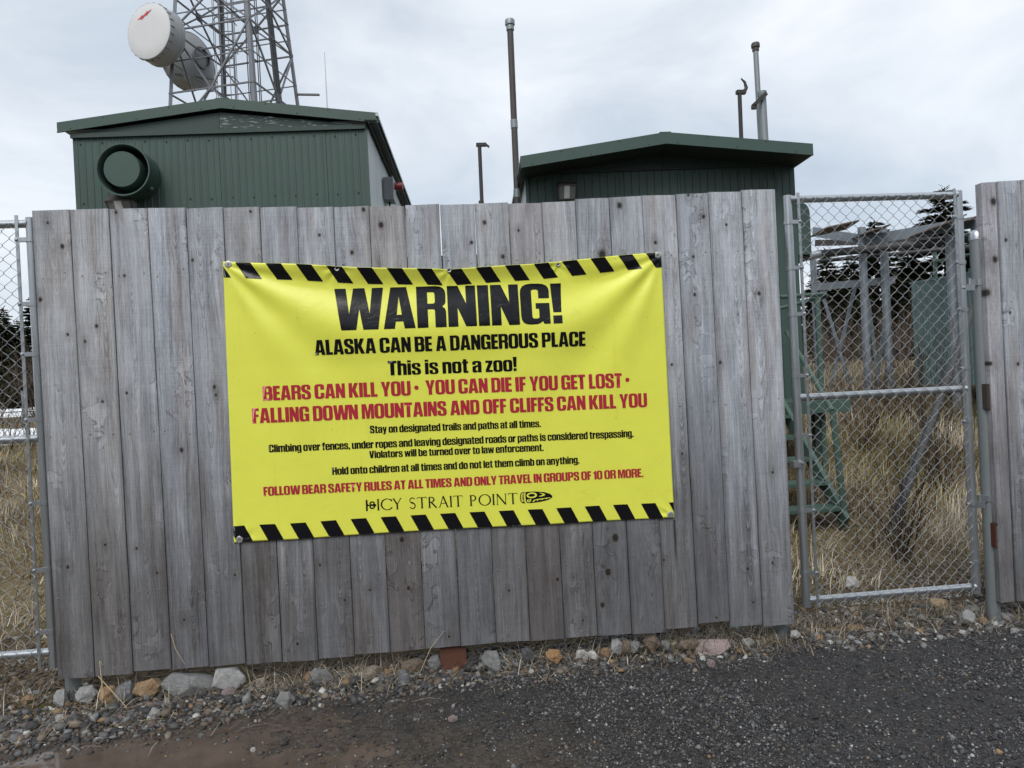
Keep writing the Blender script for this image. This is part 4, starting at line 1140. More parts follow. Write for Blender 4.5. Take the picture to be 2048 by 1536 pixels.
def shelter(name_loc, label, W, D, z0, zt, over, fas, ridge_x, xl, xr, zl, zr, zp, fh, groove):
    b = empty('equipment_shelter', (name_loc[0], name_loc[1], z0), TH)
    tag(b, label, 'building')
    H = zt - z0
    # core walls (the front is clad)
    m = MB(); m.box((W / 2, D / 2 + 0.02, H / 2 + 0.05), (W - 0.006, D - 0.04, H + 0.1)); m.build('wall', M['white_side'], b)
    m = MB(); m.box((W / 2, D / 2, -0.09), (W - .2, D, 0.16)); m.build('skid', M['timber'], b)
    # roof with ribbed sheets
    zP, zL, zR = zp - z0, zl - z0, zr - z0
    for (xa, za, xb_, zb_) in ((xl, zL, ridge_x, zP), (ridge_x, zP, xr, zR)):
        m = MB()
        m.add([(xa, -over + .02, za - .012), (xb_, -over + .02, zb_ - .012), (xb_, D + .15, zb_ - .012), (xa, D + .15, za - .012),
               (xa, -over + .02, za - .05), (xb_, -over + .02, zb_ - .05), (xb_, D + .15, zb_ - .05), (xa, D + .15, za - .05)],
              [(0, 1, 2, 3), (7, 6, 5, 4), (0, 4, 5, 1), (2, 6, 7, 3), (0, 3, 7, 4), (1, 5, 6, 2)])
        m.build('roof_sheet', M['green_trim'], b)
        # front fascia, a thin L-shaped flashing
        m = MB()
        for (yy0, yy1, d0, d1) in ((-over - .012, -over, 0, fh), (-over - .018, -over - .012, fh - .008, fh)):
            m.add([(xa, yy0, za - d0), (xb_, yy0, zb_ - d0), (xb_, yy0, zb_ - d1), (xa, yy0, za - d1), (xa, yy1, za - d0), (xb_, yy1, zb_ - d0), (xb_, yy1, zb_ - d1), (xa, yy1, za - d1)],
                  [(0, 1, 2, 3), (7, 6, 5, 4), (0, 4, 5, 1), (2, 6, 7, 3), (0, 3, 7, 4), (1, 5, 6, 2)])
        f = m.build('fascia', M['green_trim'], b)
        for k in range(5):
            t = (k + .4) / 5; dz = .018 if k % 2 else fh - .022
            m = MB(); m.lathe([(0, .004), (.006, .003), (.008, 0)], (xa + (xb_ - xa) * t, -over - .012, za + (zb_ - za) * t - dz), (0, -1, 0), 8); m.build('screw', M['soffit'], f)
    m = MB(); m.bar((ridge_x, -over, zP + .004), (ridge_x, D + .1, zP + .003), 0.12, 0.006); m.build('ridge_cap', M['green_trim'], b)
    return b, H

# ---- left shelter
LO = (-1.722, 4.0)
sh, H = shelter(LO, 'left green metal-sided shelter with a round wall vent and tower behind', 3.04, 6.5, 1.0, 4.19, .045, None, 1.563, -0.122, 3.195, 4.338, 4.334, 4.541, 0.107, False)
for (a, b_) in ((0.0, 1.50), (1.504, 2.62), (2.624, 3.04)):
    ribbed_panel(a, b_, 0.0, H - 0.0, 0.0735, 0.0045, 0.024, M['green'], sh, 0.03)
m = MB(); m.box((1.52, -0.017, H + .014), (3.056, 0.03, 0.045)); m.build('drip_edge', M['green_board'], sh)
for (x0, x1, za, zb_, mt) in ((-0.01, 1.520, .045, .225, 'green_board'), (1.524, 3.05, .225, .045, 'green_peel')):
    m = MB(); m.prism([(x0, 0, H + .037), (x1, 0, H + .037), (x1, 0, H + zb_ - .01), (x0, 0, H + za - .005)], (0, -0.012, 0), (0, 0.012, 0)); m.build('gable_board', M[mt], sh)
m = MB(); m.box((3.048, -0.002, H / 2), (0.03, 0.02, H)); m.build('corner_trim', M['green'], sh)
# right side: pale ribbed sheets under a dark eave
def side_sheets(b, xw, H, D, n, mat, sgn):
    for i in range(n):
        y0, y1 = 0.03 + (D - .06) * i / n, 0.03 + (D - .06) * (i + 1) / n - .006
        m = MB(); prof, y = [(y0, 0)], y0 + .05
        while y < y1 - .05:
            prof += [(y, 0), (y + .008, .014), (y + .028, .014), (y + .036, 0)]; y += 0.10
        prof.append((y1, 0)); k = len(prof)
        vs = [(xw + sgn * d, yy, 0.0) for yy, d in prof] + [(xw + sgn * d, yy, H + .02) for yy, d in prof]
        m.add(vs, [(j, j + 1, k + j + 1, k + j) for j in range(k - 1)])
        m.build('side_sheet', mat, b)
side_sheets(sh, 3.055, H, 6.5, 6, M['white_side'], 1)
m = MB(); m.lathe([(0, .006), (.006, .005), (.009, 0)], (0, 0, 0), (0, -1, 0), 8); SCR = m.mesh('screw', M['soffit'])
for k in range(14):
    for zq in (2.50, 3.12):
        if zq < 3 and .3 < .08 + k * .22 < 1.1: continue
        link('screw', SCR, sh, (.08 + k * .22, -.006, zq + .01 * (k % 2)))
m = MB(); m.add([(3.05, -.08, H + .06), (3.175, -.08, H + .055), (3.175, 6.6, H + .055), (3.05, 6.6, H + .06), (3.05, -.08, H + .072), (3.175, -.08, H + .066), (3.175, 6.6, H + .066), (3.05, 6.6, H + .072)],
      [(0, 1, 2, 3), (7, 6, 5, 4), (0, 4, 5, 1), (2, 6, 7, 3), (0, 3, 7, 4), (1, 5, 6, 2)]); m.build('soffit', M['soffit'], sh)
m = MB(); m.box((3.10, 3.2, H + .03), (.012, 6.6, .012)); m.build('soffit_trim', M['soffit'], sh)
m = MB()
for k in range(62):
    y = -0.08 + k * 0.107
    m.box((3.186, y, H + .108), (.022, .05, .022))
m.build('roof_edge_ribs', M['white_side'], sh)
# round vent: outer hood and inner drum
vent = empty('vent', (0.627, 0, 2.757)); vent.parent = sh
m = MB(); m.lathe([(0.260, 0.0), (0.260, 0.255), (0.267, 0.27), (0.267, 0.278), (0.255, 0.278), (0.249, 0.27), (0.249, 0.0)], (0, 0, 0), (0, -1, 0), 48); m.build('hood', M['green_trim'], vent, True)
m = MB(); m.lathe([(0, 0.273), (0.178, 0.273), (0.183, 0.264), (0.183, 0.03)], (-0.012, 0, 0.006), (0, -1, 0), 40); m.build('drum', M['green_trim'], vent, True)
m = MB(); m.lathe([(0, 0.02), (0.252, 0.02)], (0, 0, 0), (0, -1, 0), 32); m.build('recess', M['void'], vent)
m = MB(); m.lathe([(0, .035), (.018, .032), (.026, .012), (.03, 0)], (0.21, -0.14, -0.165), (0.8, 0, -0.6), 12); m.build('latch', M['green_trim'], vent, True)
def floodlight(parent, x, z, w, h, y0=0.0):
    f = empty('floodlight', (x, y0, z)); f.parent = parent
    m = MB()
    m.add([(-w * .46, 0, h * .5), (w * .46, 0, h * .5), (w * .46, -.05, h * .5), (-w * .46, -.05, h * .5), (-w * .5, 0, h * .18), (w * .5, 0, h * .18), (w * .5, -.15, h * .2), (-w * .5, -.15, h * .2)],
          [(0, 1, 2, 3), (0, 3, 7, 4), (1, 5, 6, 2), (3, 2, 6, 7), (4, 7, 6, 5), (0, 4, 5, 1)])
    m.build('hood', M['bronze'], f)
    m = MB()
    m.add([(-w * .5, 0, h * .19), (w * .5, 0, h * .19), (w * .5, -.148, h * .19), (-w * .5, -.148, h * .19), (-w * .46, 0, -h * .5), (w * .46, 0, -h * .5), (w * .46, -.06, -h * .46), (-w * .46, -.06, -h * .46)],
          [(0, 3, 7, 4), (1, 5, 6, 2), (3, 2, 6, 7), (4, 7, 6, 5), (0, 4, 5, 1)])
    m.build('lens', M['glass'], f)
    m = MB(); m.bar((-w * .02, -.150, h * .16), (-w * .02, -.070, -h * .43), w * .30, .006); m.build('diffuser', M['tube'], f)
    m = MB()
    for sx in (-.49, .49): m.bar((sx * w, -.150, h * .19), (sx * w * .94, -.064, -h * .46), .010)
    m.bar((-w * .5, -.152, h * .17), (w * .5, -.152, h * .17), .012); m.build('frame', M['bronze'], f)
floodlight(sh, 0.50, 3.44 - 1.0, 0.25, 0.25)
# grey box with red horn on the side wall
bxs = empty('alarm_box', (3.075, 1.25, 3.86 - 1.0)); bxs.parent = sh
m = MB(); m.box((0.055, 0, 0), (0.11, 0.26, 0.27)); m.box((0.115, 0, 0), (0.012, 0.285, 0.29)); m.build('case', M['grey_box'], bxs)
m = MB(); m.lathe([(.0, .10), (.046, .10), (.05, .09), (.042, .0), (.035, 0)], (0.12, 0.05, 0.065), (1, 0, 0), 16); m.build('horn', M['red_lens'], bxs, True)
pipe('conduit', (0.05, 0, -0.13), (0.05, 0, -0.75), 0.012, M['pipe_dark'], bxs, 8)

# ---- right shelter
RO = (3.029, 4.0)
shr, HR = shelter(RO, 'right green panelled shelter with deep gable eave, beyond the fence', 3.05, 6.0, 1.02, 3.69, .42, None, 1.481, -0.075, 3.065, 3.769, 3.795, 3.972, 0.124, True)
for (a, b_) in ((0.0, 0.52), (0.524, 1.05), (1.054, 1.74), (1.744, 2.42), (2.424, 3.05)):
    ribbed_panel(a, b_, 0.0, HR, 0.0865, 0.007, 0.012, M['green'], shr, 0.04, True)
for (x0, x1, za, zb_) in ((0.0, 1.548, .04, .21), (1.552, 3.05, .21, .05)):
    m = MB(); m.prism([(x0, 0, HR + .004), (x1, 0, HR + .004), (x1, 0, HR + zb_), (x0, 0, HR + za)], (0, -0.016, 0), (0, 0.012, 0)); m.build('gable_board', M['green_board'], shr)
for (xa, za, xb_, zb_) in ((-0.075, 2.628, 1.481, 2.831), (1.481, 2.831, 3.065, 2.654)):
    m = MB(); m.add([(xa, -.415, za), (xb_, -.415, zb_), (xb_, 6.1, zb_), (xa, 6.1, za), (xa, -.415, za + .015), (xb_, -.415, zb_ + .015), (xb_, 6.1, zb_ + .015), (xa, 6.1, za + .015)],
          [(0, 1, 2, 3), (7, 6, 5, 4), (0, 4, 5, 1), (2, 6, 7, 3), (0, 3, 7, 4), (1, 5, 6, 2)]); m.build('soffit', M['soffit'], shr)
floodlight(shr, 0.448, 3.49 - 1.02, 0.20, 0.205)
m = MB(); m.lathe([(0.085, .006), (0.10, .004), (0.10, 0), (.085, 0)], (2.77, -.002, 2.48), (0, -1, 0), 20); m.build('cover_ring', M['green'], shr, True)
m = MB(); m.box((0.015, -.006, HR / 2), (.03, .012, HR)); m.build('corner_trim', M['green'], shr)
# hooded intake on the right wall: rounded top
pr = []
zt_, zb_ = U(1625, 405, 3.9)[2] - 1.02, U(1625, 508, 3.9)[2] - 1.02
for k in range(9):
    a = pi / 2 * k / 8
    pr.append((3.05 + 0.10 + 0.08 * sin(a), 0, zt_ - 0.12 + 0.12 * cos(a)))
pr = [(3.05, 0, zt_)] + pr + [(3.23, 0, zb_), (3.05, 0, zb_)]
m = MB(); m.prism(pr, (0, .05, 0), (0, .70, 0)); m.build('intake_hood', M['green'], shr)
m = MB(); m.box((3.14, .37, zb_ - .03), (.16, .6, .05)); m.build('intake_frame', M['void'], shr)

# ---- green steel stairs and landing beside the right shelter
st = empty('steel_stairs', (5.2, 2.6, 0.05))
tag(st, 'green steel stairs with pipe handrail seen behind the gate', 'stairs')
def sx_(o): o.location = Vector(o.location) - st.location; return o
RG = M['green_rail']
lo, hi = Vector((5.40, 1.98, 0.0)), Vector((5.47, 3.2, 0.98))
for dx in (0.0, -0.86):
    m = MB(); m.bar(lo + V(dx, 0, .06), hi + V(dx, 0, .06), .04, .14); sx_(m.build('stringer', RG, st))
for k in range(5):
    t = (k + .6) / 5.2; p = lo.lerp(hi, t)
    m = MB(); m.box((p.x - .43, p.y, p.z + .06), (.82, .23, .028)); sx_(m.build('tread', RG, st))
m = MB(); m.box((5.35, 3.52, 1.04), (1.65, .72, .05)); sx_(m.build('landing', RG, st))
m = MB(); m.box((5.35, 3.15, 1.00), (1.66, .03, .13)); sx_(m.build('landing_edge', RG, st))
tp = Vector(U(1665, 822, 2.05)); bp = Vector(U(1692, 1052, 2.02)); up1 = Vector(U(1588, 690, 3.2))
def rail_pipe(name, pts, r=.021):
    m = MB(); m.tube(pts, r, 12); return sx_(m.build(name, RG, st, True))
rail_pipe('handrail_post', [bp, tp], .027)
rail_pipe('handrail', [tp, tp.lerp(up1, .5), up1, up1 + (up1 - tp) * .25])
tl = Vector(U(1650, 588, 3.3)); tl0 = Vector(U(1560, 594, 3.3))
rail_pipe('handrail', [tl0, tl, tl + V(.02, .02, -.02), tl + V(.03, .55, -.02)], .022)
ps = Vector(U(1634, 596, 3.3)); pb = Vector((ps.x + .0, 3.3, 0.15))
rail_pipe('handrail_post', [pb, ps], .03)
rail_pipe('handrail', [Vector(U(1555, 618, 3.3)), Vector(U(1612, 602, 3.3))], .02)
m = MB(); m.bar((4.55, 3.2, .2), (4.55, 3.2, 1.02), .06); sx_(m.build('leg', RG, st))
m = MB(); m.bar((6.0, 3.5, .35), (6.0, 3.5, 1.02), .08); sx_(m.build('leg', RG, st))

# ================================================================== cable bridge on steel posts
cb = empty('cable_bridge', (7.5, 6.0, 0.9))
tag(cb, 'steel cable bridge on round posts with brown cover plates behind the gate', 'cable bridge')
def cx_(o): o.location = Vector(o.location) - cb.location; return o
def cpipe(name, a, b, r, mat='bridge', n=14):
    m = MB(); m.tube([a, b], r, n); return cx_(m.build(name, M[mat], cb, True))
def cbar(name, a, b, w, h=None, mat='bridge'):
    m = MB(); m.bar(a, b, w, h); return cx_(m.build(name, M[mat], cb))
PY = 6.4
for (xt, yt, xb_, yb_, r, Y) in ((1723, 455, 1737, 790, .058, PY), (1766, 458, 1781, 790, .058, PY), (1626, 520, 1640, 800, .05, PY + .9), (1899, 470, 1912, 770, .058, PY - .9), (1950, 440, 1966, 700, .058, PY - 1.2)):
    a, b_ = U(xt, yt, Y), U(xb_, yb_, Y); cpipe('post', a, (b_[0], Y, float(ground_z(b_[0], Y)) - .2), r)
# braces
for (a, b_, Y) in (((1640, 572), (1700, 770), PY + .5), ((1710, 575), (1660, 780), PY + .6), ((1737, 600), (1760, 790), PY + .3), ((1775, 600), (1752, 780), PY + .4)):
    cbar('brace', U(*a, Y), U(*b_, Y), .055, .012)
cbar('cross_beam', U(1625, 575, PY + .55), U(1790, 560, PY + .1), .05, .11)
# channel beams and conduits
cbar('channel_beam', U(1628, 463, PY + 1.2), U(1655, 468, PY + .6), .05, .15)
cbar('channel_beam', U(1655, 468, PY + .6), U(1735, 480, PY + .05), .05, .14)
cbar('channel_beam', U(1738, 480, PY - .05), U(2000, 436, PY - 1.4), .05, .15)
cbar('channel_beam', U(1630, 486, PY + 1.5), U(1950, 478, PY + .6), .05, .10, 'pipe_dark')
cpipe('conduit', U(1640, 508, PY + .2), U(2000, 472, PY - 1.2), .058, 'pipe_grey')
cpipe('conduit_boot', U(1612, 514, PY + .35), U(1645, 507, PY + .18), .064, 'galv')
cpipe('conduit', U(1640, 522, PY + .6), U(1980, 490, PY - .4), .03, 'pipe_grey')
for (a, b_, c_, Y) in (((1655, 456), (1719, 442), (1735, 455), PY), ((1735, 465), (1782, 450), (1770, 458), PY), ((1870, 456), (1934, 430), (1938, 437), PY - .9), ((1938, 442), (1978, 424), (1990, 430), PY - 1.1)):
    p, q = Vector(U(*a, Y - .3)), Vector(U(*b_, Y - .5))
    m = MB()
    m.add([p + V(0, 0, 0), q, q + V(.15, .6, .0), p + V(.1, .7, .0), p + V(0, 0, .02), q + V(0, 0, .02), q + V(.15, .6, .02), p + V(.1, .7, .02)],
          [(0, 1, 2, 3), (7, 6, 5, 4), (0, 4, 5, 1), (2, 6, 7, 3), (0, 3, 7, 4), (1, 5, 6, 2)])
    cx_(m.build('cover_plate', M['grating'], cb))

# ---- green utility cabinet and its guard rail
A, B = U(1822, 568, 6.6), U(1985, 533, 5.2)
zb0 = float(U(1838, 770, 6.6)[2])
cab = empty('utility_cabinet', (A[0], A[1], zb0))
tag(cab, 'teal green ribbed metal cabinet with guard rail on top, right of gate', 'cabinet')
dv = Vector((B[0] - A[0], B[1] - A[1], 0)); Lc = dv.length
cab.rotation_euler = (0, 0, atan2(dv.y, dv.x))
Hc = float(A[2]) - zb0
m = MB(); m.box((Lc / 2 + .3, .8, Hc / 2), (Lc + .6, 1.55, Hc - .01)); m.build('body', M['green_box'], cab)
for k in range(5):
    ribbed_panel(k * (Lc + .6) / 5 + .002, (k + 1) * (Lc + .6) / 5 - .004, 0, Hc, .105, .012, .03, M['green_box'], cab).location.y = 0.0
m = MB(); m.box((Lc / 2 + .3, .8, Hc + .012), (Lc + .66, 1.62, .03)); m.build('lid', M['green_box'], cab)
m = MB(); m.box((Lc / 2 + .3, 1.3, Hc + .12), (Lc + .5, .5, .2)); m.build('hatch', M['green_rail'], cab)
for xq in (.12, .95, 1.7):
    m = MB(); m.tube([(xq, .35, Hc), (xq, .35, Hc + .62)], .028, 8); m.build('guard_post', M['green_rail'], cab, True)
for zq in (.32, .62):
    m = MB(); m.tube([(0.1, .35, Hc + zq), (2.0, .35, Hc + zq)], .022, 8); m.build('guard_rail', M['green_rail'], cab, True)

# ---- leaning grey conduit
a, b_ = Vector(U(1786, 1056, 1.95)), Vector(U(1952, 600, 3.0))
lp = empty('leaning_pipe', a); tag(lp, 'fat grey conduit leaning from the grass up behind the gate', 'pipe')
m = MB(); d = b_ - a; m.tube([d * -.06, d * .35, d * .7, d * 1.15], .033, 16); m.build('tube', M['pipe_grey'], lp, True)
m = MB(); m.tube([d * .02 + V(-.055, 0, 0), d * .3 + V(-.052, 0, .01), d * .45 + V(-.05, -.01, 0)], .010, 6); m.build('cable', M['steel_dark'], lp, True)

# ================================================================== roof masts
def mast(label, name, a, b, Y, r, mat, cap=None, low=None):
    p, q = Vector(U(*a, Y)), Vector(U(*b, Y))
    base = empty(name, (q.x, q.y, q.z - 1.2)); tag(base, label, 'mast')
    T = Vector((p.x - q.x, 0, p.z - q.z + 1.2))
    m = MB(); m.tube([(0, 0, 0), T], r, 14); m.build('pipe', M[mat], base, True)
    return base, T
b1, T = mast('tallest thin pipe mast with a screw cap left of the right shelter', 'pipe_mast', (1020, 52), (1034, 420), 4.25, .036, 'pipe_brown')
m = MB(); m.lathe([(0, .07), (.05, .07), (.056, .06), (.056, .01), (.045, 0), (.045, -.05), (.036, -.055)], T, (0, 0, 1), 16); m.build('cap', M['galv_post'], b1, True)
for t in (.42, .66):
    m = MB(); m.lathe([(.036, -.05), (.041, -.045), (.041, .045), (.036, .05)], T * t, (0, 0, 1), 14); m.build('coupling', M['galv_post'], b1, True)
m = MB(); m.tube([T * -.1, T * .38], .043, 14); m.build('painted_sleeve', M['green_rail'], b1, True)
b2, T = mast('short dark mast with bent flag top between the two shelters', 'pipe_mast', (959, 292), (963, 415), 8.0, .032, 'pipe_dark')
m = MB(); m.box(T + V(.03, 0, .02), (.17, .07, .05)); m.bar(T + V(.10, 0, .03), T + V(.16, 0, -.02), .06, .02); m.lathe([(.032, 0), (.045, .0), (.045, .06), (.032, .06)], V(0, 0, 1.25), (0, 0, 1), 12); m.build('bent_cap', M['pipe_dark'], b2)
b3, T = mast('taller grey pipe mast with a knob cap on the right shelter', 'pipe_mast', (1511, 95), (1523, 285), 5.6, .036, 'galv_post')
m = MB(); m.lathe([(0, .06), (.05, .06), (.058, .045), (.058, .0), (.046, -.01), (.046, -.05), (.036, -.055)], T, (0, 0, 1), 16); m.build('cap', M['pipe_brown'], b3, True)
b4, T = mast('shorter fat pipe clamped beside the knob-capped mast', 'pipe_mast', (1524, 188), (1531, 285), 5.45, .052, 'galv_post')
m = MB(); m.lathe([(.05, .03), (.062, .03), (.062, -.02), (.052, -.05)], T, (0, 0, 1), 16); m.build('collar', M['galv_post'], b4, True)
m = MB(); m.bar(T + V(-.16, -.06, -.18), T + V(.03, -.06, -.02), .05, .05); m.box(T + V(-.15, -.06, -.2), (.06, .05, .05)); m.build('clamp_bracket', M['pipe_dark'], b4)
b5, T = mast('short dark mast with hooked vane on the right shelter', 'pipe_mast', (1479, 186), (1481, 280), 5.6, .028, 'pipe_dark')
m = MB(); m.box(T + V(.02, 0, .01), (.13, .06, .05)); m.tube([T + V(.06, 0, .0), T + V(.10, 0, .07), T + V(.08, 0, .15), T + V(.03, 0, .20)], [.03, .025, .018, .008], 8); m.build('hooked_vane', M['pipe_dark'], b5)
p, q = Vector(U(649, 104, 6.0)), Vector(U(655, 230, 6.0))
wh = empty('whip_antenna', q); tag(wh, 'thin white whip antenna on the left shelter roof', 'antenna')
m = MB(); m.tube([(0, 0, -.1), (p - q) * .5, p - q], [.012, .009, .005], 6); m.build('rod', M['dish'], wh, True)
m = MB(); m.tube([(0, 0, -.15), (p - q) * .06], .02, 8); m.build('base', M['pipe_dark'], wh, True)

# ================================================================== lattice tower and its dishes
TC = Vector(U(476, 205, 20.0)); 
tw = empty('lattice_tower', (TC.x, 20.0, 0.9)); tag(tw, 'galvanised lattice radio tower with ladder and cables behind the left shelter', 'tower')
zref, taper = TC.z - 0.9, 0.0437                 # leg offsets shrink this fraction per metre
OFF = [Vector((-1.79, -0.97, 0)), Vector((0.97, -1.79, 0)), Vector((1.79, 0.97, 0)), Vector((-0.97, 1.79, 0))]
def leg(i, z):
    s = 1 - taper * (z - zref); return Vector((OFF[i].x * s, OFF[i].y * s, z))
ZT = zref + 6.5
for i in range(4):
    m = MB()
    a, b_ = leg(i, 0), leg(i, ZT)
    o = OFF[i].normalized(); s_d = Vector((-o.y, o.x, 0))
    for sg in (1, -1):
        dd = (-o + s_d * sg).normalized()
        m.bar(a + dd * .06, b_ + dd * .06, .12, .015, up=dd.cross(Vector((0, 0, 1))))
    m.build('leg', M['steel'], tw)
zl = [zref + (205 - y) * 23.9 / 1420 for y in (420, 300, 205 + 5, 92, 30, -30)]
zl = [z for z in zl] + [ZT]
for lv in range(len(zl) - 1):
    z0, z1 = zl[lv], zl[lv + 1]
    for i in range(4):
        j = (i + 1) % 4
        m = MB(); m.bar(leg(i, z1), leg(j, z1), .045, .045); m.build('strut', M['steel'], tw)
        mid = (leg(i, z1) + leg(j, z1)) / 2 if lv % 2 else (leg(i, z0) + leg(j, z0)) / 2
        zz_ = z0 if lv % 2 else z1
        for q in (i, j):
            m = MB(); m.bar(leg(q, zz_), mid, .048, .048); m.build('brace', M['steel'], tw)
        # short redundant member
        e = leg(i, (z0 + z1) / 2); mm = (leg(i, zz_) + mid) / 2
        m = MB(); m.bar(e, mm, .03, .03); m.build('stay', M['steel'], tw)
        e2 = leg(j, (z0 + z1) / 2); m2 = (leg(j, zz_) + mid) / 2
        m = MB(); m.bar(e2, m2, .03, .03); m.build('stay', M['steel'], tw)
        m = MB(); m.bar(mm, m2, .028, .028); m.build('stay', M['steel'], tw)
        m = MB(); m.box(mid + V(0, 0, 0), (.30, .03, .26), Matrix.Rotation(atan2((leg(j, z1) - leg(i, z1)).y, (leg(j, z1) - leg(i, z1)).x), 3, 'Z')); m.build('gusset', M['steel'], tw)
    m = MB(); m.bar((leg(0, z1) + leg(1, z1)) / 2, (leg(2, z1) + leg(3, z1)) / 2, .04); m.build('strut', M['steel'], tw)
    m = MB(); m.bar((leg(1, z1) + leg(2, z1)) / 2, (leg(3, z1) + leg(0, z1)) / 2, .04); m.build('strut', M['steel'], tw)
lx = Vector((-.62, .55, 0))
for dx in (0, .42):
    m = MB(); m.bar(lx + V(dx, 0, 0), lx + V(dx, 0, ZT), .05); m.build('ladder_rail', M['steel'], tw)
m = MB(); m.tube([(0, 0, 0), (.42, 0, 0)], .014, 5); RUNG = m.mesh('rung', M['steel'])
for k in range(int((zref - 1.5) / .3), int(ZT / .3)): link('rung', RUNG, tw, lx + V(0, 0, k * .3))
for z in np.arange(zref - 2, ZT, .95):
    m = MB(); m.tube([lx + V(.21 - .36 * cos(a), -.05 - .6 * sin(a), z) for a in np.linspace(0, pi, 9)], .016, 5); m.build('cage_hoop', M['steel'], tw)
for a in np.linspace(.35, pi - .35, 5):
    m = MB(); q = lx + V(.21 - .36 * cos(a), -.05 - .6 * sin(a), 0); m.tube([q + V(0, 0, zref - 2), q + V(0, 0, ZT)], .012, 5); m.build('cage_bar', M['steel'], tw)
for cx0 in (.30, .36, .44, .62, .68):
    s = random.Random(int(cx0 * 100)).uniform(-.02, .02)
    m = MB(); m.tube([(cx0, .25, 0), (cx0 + s, .25, zref), (cx0 - s, .25, ZT)], .017, 6); m.build('cable', M['steel_dark'], tw)
for k_ in range(3):
    q0, q1 = leg(1, 0).lerp(leg(2, 0), .45 + .05 * k_), leg(1, ZT).lerp(leg(2, ZT), .45 + .05 * k_)
    m = MB(); m.tube([q0, q1], .035, 8); m.build('cable', M['steel_dark'], tw)
m = MB(); m.bar(leg(2, zref + .62), leg(2, zref + .62) + V(.75, -.2, -.1), .09, .05); m.build('arm', M['steel'], tw)

def dish(label, face_c, az, R, depth, flash, cone):
    d = empty('microwave_dish', face_c); tag(d, label, 'dish antenna')
    ax = Vector((-sin(az), -cos(az), 0))                   # where the face looks
    m = MB(); m.lathe([(0, .012), (R * .6, .010), (R * .97, 0.0), (R, -.012)], (0, 0, 0), ax, 56); m.build('face', M['dish'], d, True)
    m = MB(); m.lathe([(R * .99, -.005), (R * 1.005, -.02), (R * 1.005, -depth), (R * 1.03, -depth), (R * 1.03, -depth - .05), (R, -depth - .06)], (0, 0, 0), ax, 56); m.build('shroud', M['dish_side'], d, True)
    m = MB(); m.lathe([(R * 1.0, -depth - .05), (R * .8, -depth - cone * .55), (R * .42, -depth - cone), (R * .3, -depth - cone - .06), (0, -depth - cone - .06)], (0, 0, 0), ax, 40); m.build('back_shell', M['dish_side'], d, True)
    s = ax.cross(Vector((0, 0, 1))).normalized(); t = Vector((0, 0, 1))
    for k in range(24):
        a = 2 * pi * k / 24; e = s * cos(a) + t * sin(a)
        m = MB(); m.bar(e * R * 1.012 - ax * .02, e * R * 1.012 - ax * .16, .02, .02); m.build('clip', M['steel'], d)
    m = MB(); m.lathe([(R * .34, 0), (R * .4, 0), (R * .4, -.12), (R * .34, -.12)], -ax * (depth + cone), ax, 24); m.build('mount_ring', M['steel'], d)
    if flash:
        # red flash near the top of the face
        pts = [(355, 187), (408, 148), (413, 156), (453, 120), (458, 128), (495, 110), (442, 162), (437, 154), (394, 191), (389, 178)]
        pts = [((a / 4.655 + 200 - 297) * .0195, -(b / 4.655 - 62) * .0165) for a, b in pts]
        m = MB(); poly = [s * -x + t * (y - x * .10) + ax * .016 for x, y in pts]
        tri = tessellate_polygon([poly]); m.add(poly + [p_ - ax * .004 for p_ in poly], [tuple(q) for q in tri]); m.build('red_flash', M['bolt_red'], d)
    return d, ax, s
dish('white shrouded dish with red flash on the upper left of the tower', Vector(U(297, 62, 18.4)), radians(25), .83, .52, True, .45)
d2, ax2, _ = dish('second grey shrouded dish seen from its back beside the tower leg', Vector(U(362, 128, 21.2)), radians(118), .88, .55, False, .3)
# arms that carry the two dishes
for pa, pb in (((330, 92, 19.1), (368, 90, 19.3)), ((338, 60, 19.1), (368, 66, 19.3)), ((352, 150, 19.4), (366, 152, 19.3))):
    a, b_ = Vector(U(*pa)), Vector(U(*pb)); m = MB(); m.bar(a - tw.location, b_ - tw.location, .08); m.build('dish_arm', M['steel'], tw)
for pa, pb in (((380, 110, 20.6), (424, 112, 21.2)), ((392, 150, 20.6), (424, 158, 21.2))):
    a, b_ = Vector(U(*pa)), Vector(U(*pb)); m = MB(); m.bar(a - tw.location, b_ - tw.location, .07); m.build('dish_arm', M['steel'], tw)

